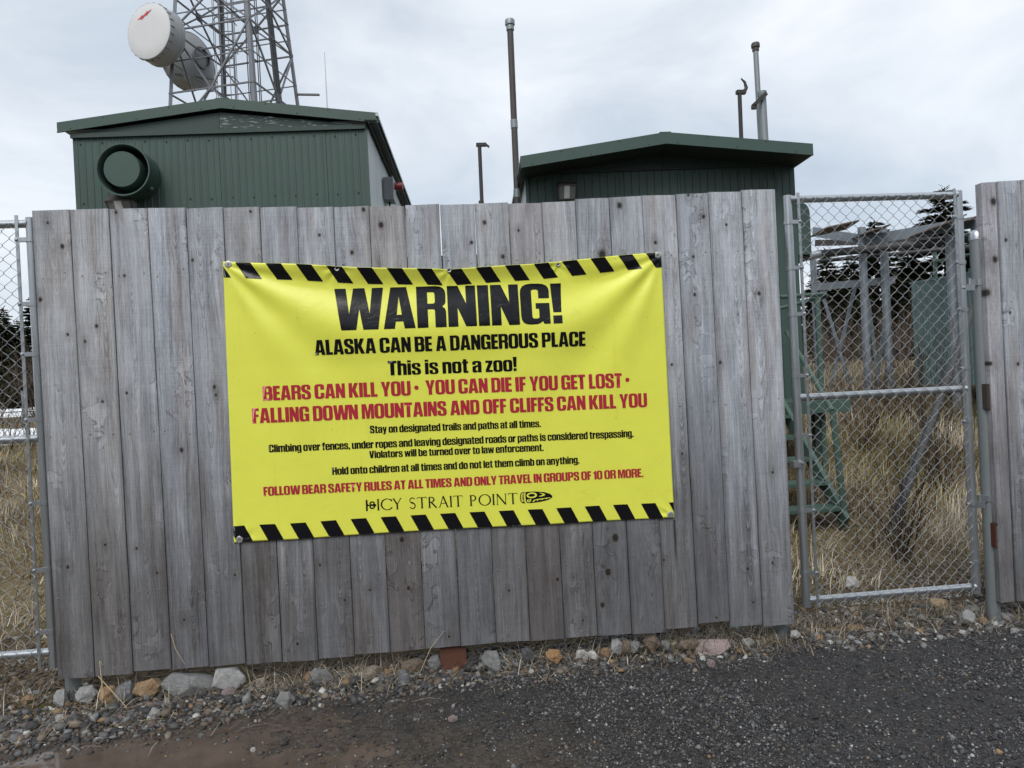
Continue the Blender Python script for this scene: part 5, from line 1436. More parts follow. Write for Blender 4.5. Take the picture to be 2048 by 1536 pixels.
# ================================================================== rocks along the fence foot
def rock_mesh(seed, flat=1.0):
    rnd = random.Random(seed)
    bm = bmesh.new()
    n = 13
    for k in range(n):
        zc = 1 - 2 * (k + .5) / n; a = k * 2.39996 + rnd.uniform(-.5, .5); rr = sqrt(1 - zc * zc)
        e = Vector((rr * cos(a), rr * sin(a), zc)) * rnd.uniform(.82, 1.1)
        # push towards a box so the stone reads as broken, not rolled
        mx = max(abs(e.x), abs(e.y), abs(e.z)); e = e.lerp(e / mx * .92, rnd.uniform(.2, .75))
        bm.verts.new(e)
    r = bmesh.ops.convex_hull(bm, input=bm.verts[:])
    bmesh.ops.delete(bm, geom=[g for g in r['geom_interior'] if isinstance(g, bmesh.types.BMVert)], context='VERTS')
    bmesh.ops.dissolve_limit(bm, angle_limit=radians(16), verts=bm.verts[:], edges=bm.edges[:])
    bmesh.ops.bevel(bm, geom=bm.edges[:], offset=.03, segments=1, profile=.6, affect='EDGES', clamp_overlap=True)
    bmesh.ops.triangulate(bm, faces=bm.faces[:])
    bmesh.ops.subdivide_edges(bm, edges=[e for e in bm.edges if e.calc_length() > .35], cuts=2, use_grid_fill=True)
    bmesh.ops.triangulate(bm, faces=bm.faces[:])
    sv = Vector((seed * 3.1, seed * 1.7, 0))
    for v in bm.verts:
        k = mnoise.fractal(v.co * 1.6 + sv, .9, 2.1, 4)
        v.co += v.co.normalized() * (k * .09)
    bmesh.ops.recalc_face_normals(bm, faces=bm.faces[:])
    me = bpy.data.meshes.new('rock'); bm.to_mesh(me); bm.free()
    me.materials.append(M['rock'])
    return me
ROCKS = [rock_mesh(100 + i) for i in range(14)]
GREY, LG, DK, OC, BR, PK, WH = (.17, .172, .172), (.29, .29, .285), (.065, .067, .072), (.25, .160, .085), (.13, .095, .065), (.29, .225, .215), (.46, .455, .44)
# photo x, y, width, height in photo pixels, colour, own label (or None: one of many alike)
RK = [(372, 1346, 96, 36, GREY, 'longest flat grey boulder wedged under the fence boards'),
 (456, 1352, 62, 44, LG, 'big white-veined grey boulder right of the longest flat boulder'),
 (295, 1356, 52, 32, OC, 'ochre slab leaning under the fence left of the flat boulder'),
 (218, 1389, 36, 32, (.33, .2, .1), 'tan rock touching a blue-grey rock near the left post'), (250, 1384, 42, 36, (.2, .21, .23), 'blue-grey block touching the tan rock near the left post'),
 (121, 1394, 24, 26, LG, 'pale rock just left of the left fence post'), (176, 1389, 38, 28, LG, 'pale rock just right of the left fence post'),
 (316, 1428, 36, 22, LG, 'thin pale slab lying tilted at the edge of the mud'), (434, 1424, 27, 11, LG, 'small flat pale slab right of the tilted slab'),
 (571, 1403, 36, 32, GREY, 'lone grey block standing on the mud below the banner'), (457, 1386, 27, 23, (.2, .16, .155), 'mauve rounded rock below the white-veined boulder'),
 (624, 1348, 32, 26, OC, 'orange rock behind a grey rock under the banner'), (641, 1356, 46, 32, GREY, 'grey rock in front of the orange rock under the banner'),
 (740, 1322, 52, 26, (.2, .17, .13), 'flat tan rock under the boards left of the brown post'), (823, 1307, 52, 26, BR, 'brown rock against the boards left of the brown post'),
 (807, 1356, 26, 32, (.15, .165, .18), 'upright slate leaning on a pale cobble left of brown post'), (827, 1350, 24, 25, LG, 'pale round cobble beside the upright slate'), (834, 1329, 26, 22, WH, 'white and rust coloured stone above the pale cobble'),
 (869, 1322, 30, 32, GREY, 'grey rock against the left side of the brown post'), (984, 1322, 44, 40, GREY, 'largest grey rock right of the brown post'),
 (1108, 1310, 38, 25, (.31, .17, .07), 'bright orange rock under the fence right of the brown post'), (1054, 1306, 24, 32, DK, 'dark upright stone left of the bright orange rock'),
 (1162, 1301, 29, 20, WH, 'white speckled stone right of the bright orange rock'), (1303, 1288, 34, 34, BR, 'tall brown rock under the fence right of the banner middle'), (1232, 1292, 30, 34, LG, 'tall pale rock under the board with three knots'),
 (1422, 1294, 76, 24, PK, 'wide flat pink slab near the right fence post'), (1377, 1279, 46, 18, BR, 'flat brown rock behind the pink slab'),
 (1422, 1328, 19, 17, PK, 'small pink stone below the pink slab'), (1496, 1287, 28, 20, LG, 'grey stone left of the right fence post'),
 (1705, 1166, 38, 26, WH, 'white stone lying behind the chain-link gate'), (1711, 1258, 34, 17, (.3, .2, .12), 'long tan stone below the gate'), (1881, 1208, 36, 18, (.33, .23, .13), 'tan rock below the right end of the gate'),
 (1936, 1235, 32, 24, LG, 'pale block left of the gate post foot'), (1966, 1242, 18, 15, OC, 'orange stone left of the gate post foot'), (1944, 1222, 42, 16, GREY, 'flat grey rock behind the gate post foot'),
 (2012, 1236, 30, 18, LG, 'pale rock right of the gate post foot'), (1774, 1234, 32, 13, BR, 'brown flat stone below the middle of the gate'), (1816, 1254, 24, 15, WH, 'pale cobble below the middle of the gate')]
SM = [(350, 1361, 25, 22, GREY), (387, 1362, 31, 30, GREY), (407, 1380, 15, 17, OC), (328, 1375, 19, 18, GREY), (344, 1378, 16, 18, GREY), (776, 1337, 18, 14, OC), (752, 1348, 15, 12, OC), (523, 1367, 26, 22, (.24, .21, .17)),
 (85, 1464, 14, 12, LG), (121, 1437, 20, 14, LG), (56, 1399, 26, 13, OC), (73, 1388, 18, 13, GREY), (1184, 1302, 25, 16, WH), (1212, 1297, 24, 20, OC), (1251, 1294, 24, 32, BR), (1266, 1284, 28, 24, GREY), (1252, 1302, 21, 14, WH), (1303, 1302, 17, 14, LG),
 (1331, 1290, 25, 20, GREY), (1377, 1322, 19, 12, OC), (1378, 1308, 14, 15, BR), (1406, 1317, 15, 11, WH), (1063, 1344, 15, 10, WH), (1846, 1236, 17, 14, WH), (1742, 1273, 21, 14, GREY), (1890, 1250, 17, 12, LG), (1951, 1251, 20, 10, WH), (1682, 1257, 18, 14, BR),
 (1781, 1247, 15, 12, BR), (1840, 1263, 17, 10, OC), (1590, 1262, 22, 14, WH), (1612, 1270, 18, 12, LG), (1640, 1262, 16, 10, LG), (1520, 1290, 16, 12, GREY), (215, 1415, 12, 10, GREY), (30, 1360, 14, 10, OC), (20, 1385, 18, 12, BR), (905, 1437, 20, 12, PK), (507, 1500, 12, 9, WH),
 (402, 1472, 12, 9, GREY), (480, 1400, 16, 12, GREY), (500, 1380, 15, 12, LG), (545, 1375, 16, 12, DK), (690, 1345, 18, 14, GREY), (705, 1370, 14, 10, LG), (660, 1385, 12, 9, LG), (720, 1400, 10, 8, GREY), (850, 1370, 16, 12, DK), (890, 1352, 16, 12, DK), (925, 1345, 18, 12, GREY),
 (955, 1350, 16, 11, LG), (1020, 1335, 16, 12, GREY), (1085, 1325, 18, 12, DK), (1140, 1320, 16, 11, GREY), (1205, 1315, 18, 12, DK), (1450, 1310, 16, 10, LG), (1480, 1302, 15, 10, OC), (1660, 1285, 14, 9, WH), (1705, 1300, 14, 9, GREY), (1880, 1275, 14, 9, LG), (1925, 1265, 14, 9, WH), (2030, 1262, 18, 11, LG)]
SMG = {GREY: 'small grey', LG: 'small pale grey', OC: 'small orange-brown', BR: 'small brown', PK: 'small pinkish', WH: 'small whitish', DK: 'small charcoal'}
rr = random.Random(11)
SEEN = {}
ORD = 'first second third fourth fifth sixth seventh eighth ninth tenth eleventh twelfth thirteenth fourteenth fifteenth sixteenth seventeenth eighteenth nineteenth twentieth last'.split()
for i, e in enumerate(RK + SM):
    px, py, w, h, c = e[:5]
    base = G(px, py + h * .42, -0.135)
    for _ in range(3):
        gz = float(max(ground_full(base[0], base[1]), road_z(base[0], base[1]))); base = G(px, py + h * .42, gz)
    dist = np.linalg.norm(base - CAM); k = dist / FPX
    sx, sz = w * k / 2 * .93, h * k / 2 * .95
    sy = (sx + sz) / 2 * rr.uniform(.8, 1.1)
    o = link('rock', ROCKS[i % 14])
    o.scale = (sx * 1.06, sy, sz * 1.12)
    o.rotation_euler = (rr.uniform(-.2, .2), rr.uniform(-.2, .2), rr.uniform(-.5, .5))
    yc = base[1] + sy * .45
    if 112 < px < 1600: yc = min(yc, .045 - .4 * sy)
    c0 = U(px, py, yc)
    o.location = (c0[0], yc, min(c0[2], gz + sz * .92))
    kf = rr.uniform(.95, 1.25); o.color = (*[v * kf for v in c], 1)
    o['category'] = 'rock'
    if len(e) > 5: o['label'] = e[5]; o['group'] = 'rocks along the fence foot'
    else:
        nm = SMG.get(c, 'small buff')
        ft = 1 - (1450 - py) / 900
        if px < 112: where = 'below the left chain-link gate'
        elif px < 1595: where = 'below the %s board from the left' % ORD[int(np.clip(np.searchsorted(BB, px + (1330 - py) * .05) - 1, 0, 20))]
        elif px < 1985: where = 'below the right chain-link gate'
        else: where = 'below the right fence panel'
        SEEN.setdefault((nm, where), []).append((py, px, o)); o['group'] = 'small stones at the fence foot'
for (nm, where), lst in SEEN.items():
    lst.sort(key=lambda q: q[0])
    if len(lst) == 1: lst[0][2]['label'] = nm + ' stone ' + where
    elif max(q[0] for q in lst) - min(q[0] for q in lst) > 11 and len(lst) == 2:
        lst[0][2]['label'] = nm + ' stone ' + where + ', nearer the fence'; lst[1][2]['label'] = nm + ' stone ' + where + ', nearer the road'
    else:
        lst.sort(key=lambda q: q[1])
        for k, q in enumerate(lst): q[2]['label'] = '%s stone %s, %s of %d from the left' % (nm, where, ORD[k], len(lst))

# ================================================================== gravel (uncountable)
def ico():
    t = (1 + sqrt(5)) / 2
    v = np.array([(-1, t, 0), (1, t, 0), (-1, -t, 0), (1, -t, 0), (0, -1, t), (0, 1, t), (0, -1, -t), (0, 1, -t), (t, 0, -1), (t, 0, 1), (-t, 0, -1), (-t, 0, 1)], float)
    v /= np.linalg.norm(v[0])
    f = np.array([(0, 11, 5), (0, 5, 1), (0, 1, 7), (0, 7, 10), (0, 10, 11), (1, 5, 9), (5, 11, 4), (11, 10, 2), (10, 7, 6), (7, 1, 8), (3, 9, 4), (3, 4, 2), (3, 2, 6), (3, 6, 8), (3, 8, 9), (4, 9, 5), (2, 4, 11), (6, 2, 10), (8, 6, 7), (9, 8, 1)])
    return v, f
IV, IF = ico()
OV = np.array([(1, 0, 0), (-1, 0, 0), (0, 1, 0), (0, -1, 0), (0, 0, 1), (0, 0, -1)], float)
OF = np.array([(0, 2, 4), (2, 1, 4), (1, 3, 4), (3, 0, 4), (2, 0, 5), (1, 2, 5), (3, 1, 5), (0, 3, 5)])
def pebbles(x, y, z, size, colors, rs, octa=False):
    IV_, IF_ = (OV, OF) if octa else (IV, IF); q = len(IV_)
    n = len(x)
    jit = 1 + rs.uniform(-.28, .28, (n, q, 1))
    v = IV_[None] * jit
    sc = size[:, None] * np.stack([rs.uniform(.8, 1.3, n), rs.uniform(.7, 1.0, n), rs.uniform(.45, .85, n)], -1)
    v = v * sc[:, None, :]
    a = rs.uniform(0, 2 * pi, n); b = rs.normal(0, .35, n)
    cb_, sb_ = np.cos(b)[:, None], np.sin(b)[:, None]
    vx, vz = v[:, :, 0] * cb_ - v[:, :, 2] * sb_, v[:, :, 0] * sb_ + v[:, :, 2] * cb_
    ca, sa = np.cos(a)[:, None], np.sin(a)[:, None]
    vx, vy = vx * ca - v[:, :, 1] * sa, vx * sa + v[:, :, 1] * ca
    P = np.stack([vx + x[:, None], vy + y[:, None], vz + (z + size * .28)[:, None]], -1)
    F = (IF_[None] + (np.arange(n) * q)[:, None, None]).reshape(-1, 3)
    C = np.repeat(colors[:, None, :], q, 1).reshape(-1, 3)
    return P.reshape(-1, 3), F, C
def pick(n, rs, table):
    ws = np.array([t[0] for t in table]); ws = ws / ws.sum()
    k = rs.choice(len(table), n, p=ws)
    base = np.array([t[1] for t in table])[k]
    return base * rs.uniform(.7, 1.35, (n, 1))
def in_view(x, y, z, m=60):
    d = np.stack([x, y, z], -1) - CAM; dz = d @ _f
    px, py = 1024 + FPX * (d @ _rt) / dz, 768 - FPX * (d @ _up) / dz
    return (px > -m - 60) & (px < 2048 + m + 60) & (py < 1536 + m + 60) & (dz > .2)
rs = np.random.RandomState(5)
VERGE = [(.36, (.042, .042, .044)), (.14, (.085, .068, .055)), (.20, (.088, .088, .088)), (.12, (.16, .163, .165)), (.07, (.15, .125, .10)), (.025, (.20, .135, .075)), (.04, (.36, .355, .34)), (.03, (.15, .11, .10))]
ROADT = [(.46, (.032, .032, .035)), (.30, (.075, .075, .078)), (.14, (.135, .135, .138)), (.05, (.12, .095, .075)), (.03, (.28, .28, .27)), (.006, (.2, .13, .07))]
# verge: stones piled along the fence foot, coarser at the left
n = 26000
x = rs.uniform(-1.6, 6.5, n); ey = edge_y(x); y = ey + rs.normal(.045, .10, n)
ok = (y < .42) & in_view(x, y, x * 0 - .13)
x, y = x[ok], y[ok]; n = len(x)
sz = np.clip(rs.lognormal(math.log(.0082), .52, n), .003, .030)
z = np.maximum(ground_full(x, y), road_z(x, y))
P1 = pebbles(x, y, z, sz, pick(n, rs, VERGE), rs)
# road: fine cinders and chips, in drifts
n = 150000
x = rs.uniform(-.6, 6.2, n); y = rs.uniform(-1.5, .22, n)
dens = sstep(.40, .62, fbm(x * 1.3 + 3, y * 3.6, 4)) * .78 + .22
dens = dens * (0.16 + .84 * sstep(.9, 2.4, x + y * .9)) * (1 - .9 * np.exp(-((x - .5) / 1.0) ** 2 - ((y + .85) / .38) ** 2))
ok = (rs.rand(n) < dens) & (y < edge_y(x) + .03) & in_view(x, y, x * 0 - .15)
x, y = x[ok], y[ok]; n = len(x)
sz = np.clip(rs.lognormal(math.log(.0043), .48, n), .0018, .017)
P2 = pebbles(x, y, road_z(x, y), sz, pick(n, rs, ROADT), rs, octa=True)
# behind the fence line: broken stones and needles under the gates
n = 7000
x = np.r_[rs.uniform(-2.2, .1, n // 2), rs.uniform(3.8, 6.2, n - n // 2)]; y = rs.gamma(1.6, .28, n)
ok = in_view(x, y, x * 0 - .1); x, y = x[ok], y[ok]; n = len(x)
sz = np.clip(rs.lognormal(math.log(.0085), .45, n), .004, .022)
BACK = [(.4, (.075, .062, .05)), (.3, (.12, .10, .08)), (.1, (.2, .2, .2)), (.12, (.18, .12, .07)), (.08, (.3, .29, .27))]
P3 = pebbles(x, y, ground_full(x, y), sz, pick(n, rs, BACK), rs)
V_, F_, C_, o_ = [], [], [], 0
for P, F, C in (P1, P2, P3):
    V_.append(P); F_.append(F + o_); C_.append(C); o_ += len(P)
gr = link('gravel', np_mesh('gravel', np.concatenate(V_), np.concatenate(F_), M['gravel'], np.concatenate(C_)))
tag(gr, 'loose dark gravel and cinders along the road and fence foot', 'gravel', kind='stuff')

# ================================================================== dry grass (uncountable)
def blades(x, y, z, L, lean, width, colors, rs, az=None):
    n = len(x)
    a = rs.uniform(0, 2 * pi, n) if az is None else az
    h = np.stack([np.cos(a), np.sin(a), np.zeros(n)], -1); s = np.stack([-np.sin(a), np.cos(a), np.zeros(n)], -1)
    p0 = np.stack([x, y, z], -1)
    up = np.array([0, 0, 1.0])
    l1 = lean; l2 = np.minimum(lean + rs.uniform(.25, .9, n), 1.75)
    p1 = p0 + (h * np.sin(l1)[:, None] + up * np.cos(l1)[:, None]) * (L * .5)[:, None]
    p2 = p1 + (h * np.sin(l2)[:, None] + up * np.cos(l2)[:, None]) * (L * .5)[:, None]
    w = (s * width[:, None]) / 2
    v = np.stack([p0 - w, p0 + w, p1 - w * .8, p1 + w * .8, p2], 1)
    f = np.array([(0, 1, 3), (0, 3, 2), (2, 3, 4)])
    F = (f[None] + (np.arange(n) * 5)[:, None, None]).reshape(-1, 3)
    return v.reshape(-1, 3), F, np.repeat(colors[:, None, :], 5, 1).reshape(-1, 3)
STRAW = [(.30, (.30, .25, .178)), (.22, (.19, .152, .108)), (.20, (.42, .37, .29)), (.22, (.095, .074, .055)), (.06, (.10, .105, .045))]
rs = np.random.RandomState(21)
parts = []
# field behind: left slope and right of the shelters
for (x0, x1, y0, y1, n, lm) in ((-9, .3, .5, 13, 60000, .18), (3.6, 9.5, .5, 8.5, 80000, .19), (.3, 3.6, .4, 4, 3000, .15)):
    x = rs.uniform(x0, x1, n); y = y0 + (y1 - y0) * rs.rand(n) ** 1.35
    clump = fbm(x * 3.1 + 7, y * 3.1, 3)
    ok = (rs.rand(n) < .25 + 1.1 * sstep(.38, .62, clump)) & (rs.rand(n) < .22 + .78 * sstep(.7, 2.2, y)) & in_view(x, y, ground_z(x, y)); x, y, clump = x[ok], y[ok], clump[ok]; n = len(x)
    L = lm * rs.uniform(.6, 1.7, n) * (.6 + .9 * clump) * np.clip(.30 + y * .32, .4, 1.25)
    lean = np.where(rs.rand(n) < .4, np.abs(rs.normal(.25, .2, n)), np.abs(rs.normal(.95, .4, n)))
    az = 6.28 * fbm(x * .9 + 2, y * .9 + 5, 2) * 1.6 + rs.normal(0, .7, n)
    cc = pick(n, rs, STRAW) * (.85 + 1.2 * fbm(x * 1.7 + 1, y * 1.7 + 4, 3))[:, None]
    mz = (fbm(x * 1.1 + 9, y * 1.1 + 3, 3) > .56)[:, None]; cc = np.where(mz, cc * np.array([.78, .78, .58]), cc)
    parts.append(blades(x, y, ground_full(x, y) - .005, L, np.minimum(lean, 1.5), rs.uniform(.0022, .0055, n) * (1 + y * .10), cc, rs, az))
# matted tufts under the boards and at the gate
for (cx0, cy0, sp, n, lm) in ((1.15, .035, .22, 520, .14), (1.55, .025, .20, 420, .14), (1.72, .0, .08, 110, .12), (.85, .01, .15, 110, .11), (2.45, .03, .15, 320, .13), (2.85, .06, .15, 220, .12), (3.45, .06, .18, 440, .14), (3.75, .05, .12, 260, .13), (3.1, .04, .15, 260, .13),
                              (3.95, .12, .14, 260, .13), (4.35, .15, .25, 420, .14), (4.85, .14, .22, 420, .15), (5.35, .10, .2, 260, .14), (.25, -.12, .07, 90, .13), (.62, -.10, .07, 110, .12), (.36, .0, .05, 40, .24), (-.35, .1, .25, 220, .14), (-.3, -.15, .12, 60, .12), (.05, -.25, .1, 40, .1)):
    x = rs.normal(cx0, sp, n); y = rs.normal(cy0, .06, n)
    L = lm * rs.uniform(.5, 1.6, n); lean = np.clip(rs.normal(1.0, .4, n), .05, 1.5)
    zz_ = np.maximum(ground_full(x, y), road_z(x, y))
    parts.append(blades(x, y, zz_, L, lean, rs.uniform(.0022, .0045, n), pick(n, rs, STRAW), rs))
# stray straws lying on gravel and road
n = 420
x = rs.uniform(-.5, 5.5, n); y = edge_y(x) + rs.normal(-.02, .13, n)
parts.append(blades(x, y, np.maximum(ground_full(x, y), road_z(x, y)) + .012, rs.uniform(.05, .2, n), rs.uniform(1.35, 1.5, n), rs.uniform(.002, .0035, n), pick(n, rs, STRAW), rs))
V_, F_, C_, o_ = [], [], [], 0
for P, F, C in parts:
    V_.append(P); F_.append(F + o_); C_.append(C); o_ += len(P)
gs = link('dry_grass', np_mesh('dry_grass', np.concatenate(V_), np.concatenate(F_), M['straw'], np.concatenate(C_)))
tag(gs, 'matted straw-coloured dry grass under and behind the fence', 'grass', kind='stuff')
# a few tall stalks standing alone by the fence
for (pts, lab) in (([(205, 1398), (204, 1370), (199, 1322), (206, 1330)], 'tall bent straw stalk by the left fence post'), ([(196, 1352), (240, 1400), (287, 1452)], 'long straw fallen across the gravel by the left post'), ([(342, 1268), (352, 1300), (370, 1329)], 'single curved straw hanging from a seam of the boards'),
                   ([(840, 1345), (862, 1295), (888, 1262)], 'forked dry stem left of the brown post')):
    q = [U(a, b, -.02 - .12 * max(0, (b - 1350) / 100)) for a, b in pts]
    m = MB(); m.tube(q, [.0022] * (len(q) - 1) + [.0010], 5)
    o = m.build('straw_stalk', mat_plain('straw', (.42, .34, .2), .7) if 'straw_m' not in M else M['straw_m'], None, True); M['straw_m'] = o.data.materials[0]
    tag(o, lab, 'stalk', 'straw stalks by the fence')

# ================================================================== bare shrubs
def shrub_geo(m, h, n, seed, spread=.45, r0=.006, levels=2):
    rnd = random.Random(seed)
    def grow(p, d, L, r, lv):
        pts, q = [p], p
        for s in range(3):
            d = (d + Vector((rnd.uniform(-.22, .22), rnd.uniform(-.22, .22), rnd.uniform(-.05, .16)))).normalized()
            q = q + d * (L / 3); pts.append(q)
        m.tube(pts, [r, r * .8, r * .6, r * .35], 3, False)
        if lv > 0:
            for b in range(rnd.randint(2, 4)):
                t = rnd.choice((1, 1, 2, 2, 3))
                dd = (d + Vector((rnd.uniform(-.9, .9), rnd.uniform(-.9, .9), rnd.uniform(.0, .6)))).normalized()
                grow(pts[t], dd, L * rnd.uniform(.35, .6), r * .55, lv - 1)
    for k in range(n):
        a = rnd.uniform(0, 2 * pi)
        d = Vector((cos(a) * spread * rnd.random(), sin(a) * spread * rnd.random(), 1)).normalized()
        grow(Vector((cos(a) * .07 * rnd.random(), sin(a) * .07 * rnd.random(), -.03)), d, h * rnd.uniform(.6, 1.0), r0 * rnd.uniform(.7, 1.2), levels)
for (px, py, zg, h, n, sd_, lab) in ((1800, 1118, None, .75, 10, 1, 'dark bare shrub at the foot of the leaning pipe'), (1888, 985, None, .85, 9, 2, 'bare shrub between the leaning pipe and the gate post'),
        (1722, 900, None, 1.1, 8, 3, 'bare shrub in the grass behind the stairs'), (1850, 800, None, 1.25, 9, 4, 'bare shrub in front of the green cabinet'),
        (1790, 850, None, .9, 8, 5, 'low bare shrub behind the middle rail of the right gate'), (60, 900, None, .9, 8, 6, 'bare shrub at the snow edge behind the left gate'), (15, 905, None, .8, 8, 7, 'second bare shrub at the snow edge, nearer the picture border')):
    p = G(px, py, .1)
    for _ in range(12):
        p = p * .5 + .5 * G(px, py, float(ground_z(p[0], p[1])))
    m = MB(); shrub_geo(m, h * 1.15, n + 7, sd_, .6, .0058)
    o = empty('bare_shrub', (p[0], p[1], float(ground_z(p[0], p[1])))); tag(o, lab, 'shrub', 'bare shrubs behind the gates')
    m.build('branches', M['twig_dark'], o)
# brushwood belt in front of the trees: one tangled mass
m = MB()
rnd = random.Random(77)
TM = []
for k in range(6):
    mm = MB(); shrub_geo(mm, 1.5, 7, 300 + k, .55, .011, 2); TM.append(mm)
def drop(mm, x, y, s, a):
    z = float(ground_z(x, y)); ca, sa = cos(a) * s, sin(a) * s
    b = len(m.v)
    m.v += [(x + p[0] * ca - p[1] * sa, y + p[0] * sa + p[1] * ca, z + p[2] * s) for p in mm.v]
    m.f += [tuple(i + b for i in f) for f in mm.f]
for k in range(95): drop(TM[k % 6], rnd.uniform(6.6, 17), rnd.uniform(7.4, 16), rnd.uniform(.4, .95), rnd.uniform(0, 6.28))
for k in range(60): drop(TM[k % 6], rnd.uniform(-19, -8), rnd.uniform(15.5, 24), rnd.uniform(.7, 1.4), rnd.uniform(0, 6.28))
bw_v = np.array(m.v); me = bpy.data.meshes.new('brushwood'); me.from_pydata(m.v, [], m.f); me.materials.append(M['twig'])
tag(link('brushwood', me), 'brown leafless brush in front of the trees', 'brush', kind='stuff')

# ================================================================== snow patches behind the left gate
def snow(cx0, cy0, rx, ry, seed, lab):
    t = np.linspace(0, 2 * pi, 40, endpoint=False); R = 1 + .18 * np.sin(3 * t + seed) + .10 * np.sin(7 * t + 2 * seed)
    V2, F2 = [], []
    rings = [1.0, .93, .75, .5, .25, 0.02]
    for k, r in enumerate(rings):
        x, y = cx0 + rx * r * R * np.cos(t), cy0 + ry * r * R * np.sin(t)
        z = ground_z(x, y) + (-.05, .10, .17, .2, .2, .2)[k]
        V2.append(np.stack([x, y, z], -1))
    idx = np.arange(40)
    for k in range(len(rings) - 1):
        F2.append(np.stack([k * 40 + idx, k * 40 + (idx + 1) % 40, (k + 1) * 40 + (idx + 1) % 40, (k + 1) * 40 + idx], -1))
    tag(link('snow', np_mesh('snow', np.concatenate(V2), np.concatenate(F2), M['snow'], smooth=True)), lab, 'snow', kind='stuff')
a = U(20, 905, 12.0); b_ = U(30, 838, 20.0)
snow(a[0] - .6, 12.4, 2.6, .85, 1.0, 'nearer white snow patch seen through the left gate')
snow(b_[0] - .5, 21.0, 4.0, 1.4, 2.2, 'farther white snow patch below the brush at left')

# ---- far chain-link fence at left
ff = empty('far_fence', (-9, 14.5, .6)); tag(ff, 'low distant chain-link fence between the two snow patches', 'fence')
pt, pb = U(45, 782, 14.5), U(48, 872, 14.5)
zg = float(pb[2])
for xx in (float(pt[0]), float(pt[0]) - 2.4):
    m = MB(); m.tube([(xx + 9, 0, zg - 1.0), (xx + 9, 0, float(pt[2]) - .6)], .035, 8); m.build('post', M['galv_post'], ff, True)
m = MB()
for k in range(60):
    x0 = float(pt[0]) + 9 - 3.0 + k * .075
    for s in (-1, 1): m.tube([(x0, 0, zg - .75), (x0 + s * .45, 0, zg - .75 + .75)], .004, 3, False)
m.build('mesh', M['wire'], ff)['kind'] = 'stuff'
m = MB(); m.tube([(float(pt[0]) + 9 - 3.0, 0, zg), (float(pt[0]) + 10.6, 0, zg)], .02, 6); m.build('rail', M['galv_post'], ff)

# ================================================================== spruces
def conifer(seed, h, fullness=1.0):
    rnd = np.random.RandomState(seed)
    tr, lim = MB(), MB()
    wob = [(rnd.uniform(-.05, .05), rnd.uniform(-.05, .05)) for _ in range(6)]
    tr.tube([(wob[k][0] * k * .3, wob[k][1] * k * .3, h * k / 5 * .99 - (.5 if k == 0 else 0)) for k in range(6)], [h * .020 * (1 - k / 5.4) + .01 for k in range(6)], 8)
    V2, F2 = [], []
    z = h * .10
    while z < h * .985:
        t = z / h
        nb = rnd.randint(4, 7)
        for b in range(nb):
            L = (h * .235 * (1 - t) ** .8 + .10) * rnd.uniform(.55, 1.25)
            if rnd.rand() < .14: L *= 1.35
            if rnd.rand() > fullness: continue
            a = rnd.uniform(0, 2 * pi); e = Vector((cos(a), sin(a), 0)); side = Vector((-sin(a), cos(a), 0))
            rise = .25 * (t - .35) ; pts = []
            for k in range(5):
                q = k / 4; pts.append(Vector((0, 0, z)) + e * (L * q) + Vector((0, 0, L * (rise * q - .34 * q * q + .12 * q ** 3))))
            lim.tube(pts, [.022 * (1 - t) + .008, .016 * (1 - t) + .006, .010, .006, .004], 3, False)
            # flat sprays of needles
            ns = int(34 + L * 125)
            for s in range(ns):
                q = rnd.uniform(.12, 1.0); kk = min(int(q * 4), 3); fr = q * 4 - kk
                p = pts[kk].lerp(pts[kk + 1], fr)
                sg = 1 if s % 2 else -1
                ln = L * rnd.uniform(.14, .32) * (1.15 - .6 * q) + .09
                d = (e * rnd.uniform(.35, 1.0) + side * sg * rnd.uniform(.3, 1.0) + Vector((0, 0, rnd.uniform(-.55, .35)))).normalized()
                w = d.cross(Vector((rnd.uniform(-.3, .3), rnd.uniform(-.3, .3), 1))).normalized() * (ln * rnd.uniform(.13, .25))
                b0 = len(V2)
                m1 = p + d * ln * .45
                V2 += [p, m1 + w, p + d * ln, m1 - w]
                F2.append((b0, b0 + 1, b0 + 2, b0 + 3))
        z += h * rnd.uniform(.014, .027)
    # leader
    for s in range(14):
        a = rnd.uniform(0, 2 * pi); zq = h * rnd.uniform(.93, 1.0); d = Vector((cos(a) * .6, sin(a) * .6, .7)); b0 = len(V2)
        p = Vector((0, 0, zq)); V2 += [p, p + d * .12 + V(.03, 0, 0), p + d * .26, p + d * .12 - V(.03, 0, 0)]; F2.append((b0, b0 + 1, b0 + 2, b0 + 3))
    me = np_mesh('crown', np.array([tuple(v) for v in V2]), np.array(F2), M['needle'])
    return tr.mesh('trunk', M['bark'], True), lim.mesh('limbs', M['bark']), me
TREES = [conifer(1, 8.0, .85), conifer(2, 8.0, 1.0), conifer(3, 8.0, .72), conifer(4, 8.0, .95)]
def tree(px, py_top, Y, var, rz, lab, wide=1.0):
    p = U(px, py_top, Y); zg = float(ground_z(p[0], Y)); s = (p[2] - zg) / 8.0
    o = empty('spruce_tree', (p[0], Y, zg), rz); o.scale = (s * wide, s * wide, s); tag(o, lab, 'tree', 'spruces beyond the fence')
    t_, l_, c_ = TREES[var]
    link('trunk', t_, o); link('limbs', l_, o); link('crown', c_, o)
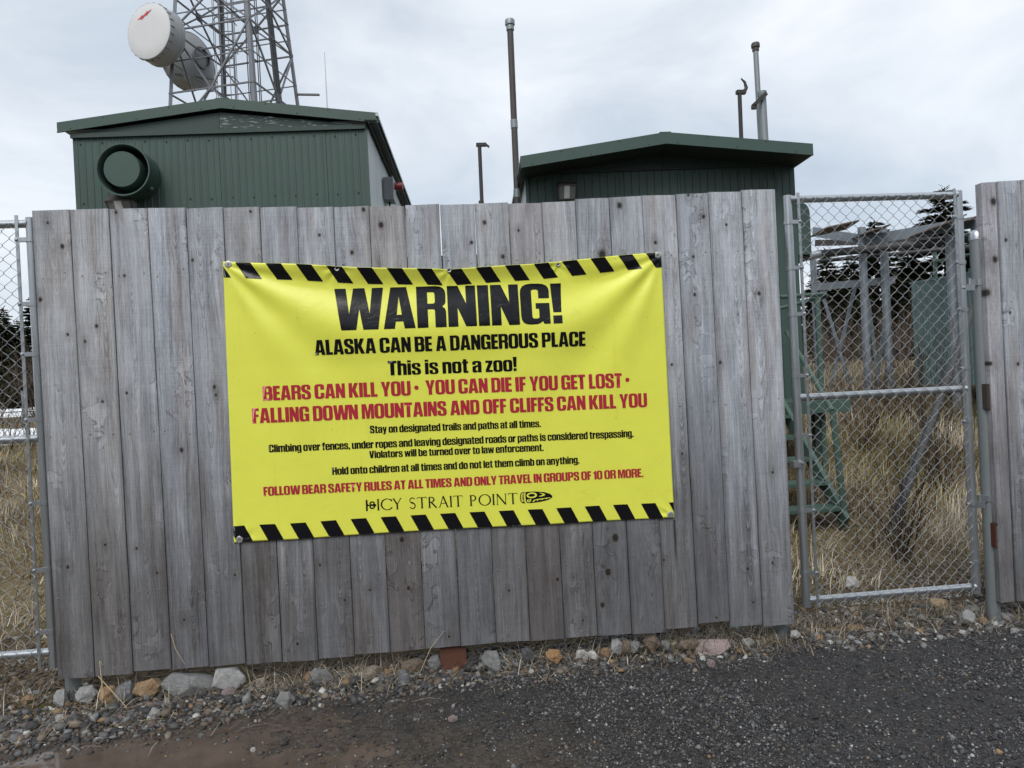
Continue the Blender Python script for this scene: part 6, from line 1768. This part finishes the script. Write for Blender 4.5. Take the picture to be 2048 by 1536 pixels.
tree(1888, 374, 22, 0, .3, 'tallest spruce, its tip above the right gate top rail', 1.75)
tree(1747, 438, 24, 2, 1.2, 'slender spruce with its tip between the bridge cover plates', 1.55)
tree(1650, 495, 23, 1, 2.1, 'spruce just right of the right shelter, behind the bridge', 1.35)
tree(1700, 505, 26, 3, .8, 'spruce behind the bridge posts, left of the slender one', 1.3)
tree(1815, 478, 25, 1, 4.4, 'dense spruce between the slender and the tallest one', 1.35)
tree(1935, 470, 26, 3, 3.3, 'spruce right of the tallest one, behind the cabinet', 1.3)
tree(1790, 545, 19, 3, 5.0, 'low spruce above the brush left of the cabinet', 1.4)
tree(1690, 555, 18, 1, 5.6, 'low spruce behind the crossed braces', 1.4)
tree(2010, 470, 24, 2, 2.7, 'spruce mostly hidden by the right fence panel', 1.2)
tree(6, 612, 30, 1, .5, 'spruce cut by the left border of the picture', 1.2)
tree(62, 590, 27, 2, 1.7, 'spruce nearest the banner fence behind the left gate', 1.25)
tree(34, 640, 29, 3, 2.9, 'spruce between the two others behind the left gate', 1.25)
tree(-25, 600, 28, 0, 4.0, 'spruce beyond the left border of the picture', 1.3)
tree(95, 625, 32, 1, 3.6, 'spruce half hidden by the left end of the banner fence', 1.3)
tree(1665, 590, 31, 0, .9, 'far spruce behind the left end of the bridge', 1.5)
tree(1735, 570, 32, 3, 1.9, 'far spruce seen between the paired bridge posts', 1.5)
tree(1775, 560, 31, 1, 2.5, 'far spruce right of the paired bridge posts', 1.5)
tree(1855, 575, 30, 0, 3.1, 'far spruce above the cabinet left end', 1.5)
tree(1905, 560, 32, 1, .2, 'far spruce behind the cabinet guard rail', 1.5)
tree(1622, 560, 28, 3, 4.9, 'far spruce half hidden by the right shelter corner', 1.4)
tree(20, 660, 34, 0, .6, 'far spruce low behind the left gate, next to the border', 1.5)
tree(75, 665, 34, 3, 5.5, 'far spruce low behind the left gate stile', 1.5)
tree(48, 690, 26, 1, 5.1, 'lowest spruce above the snow behind the left gate', 1.6)
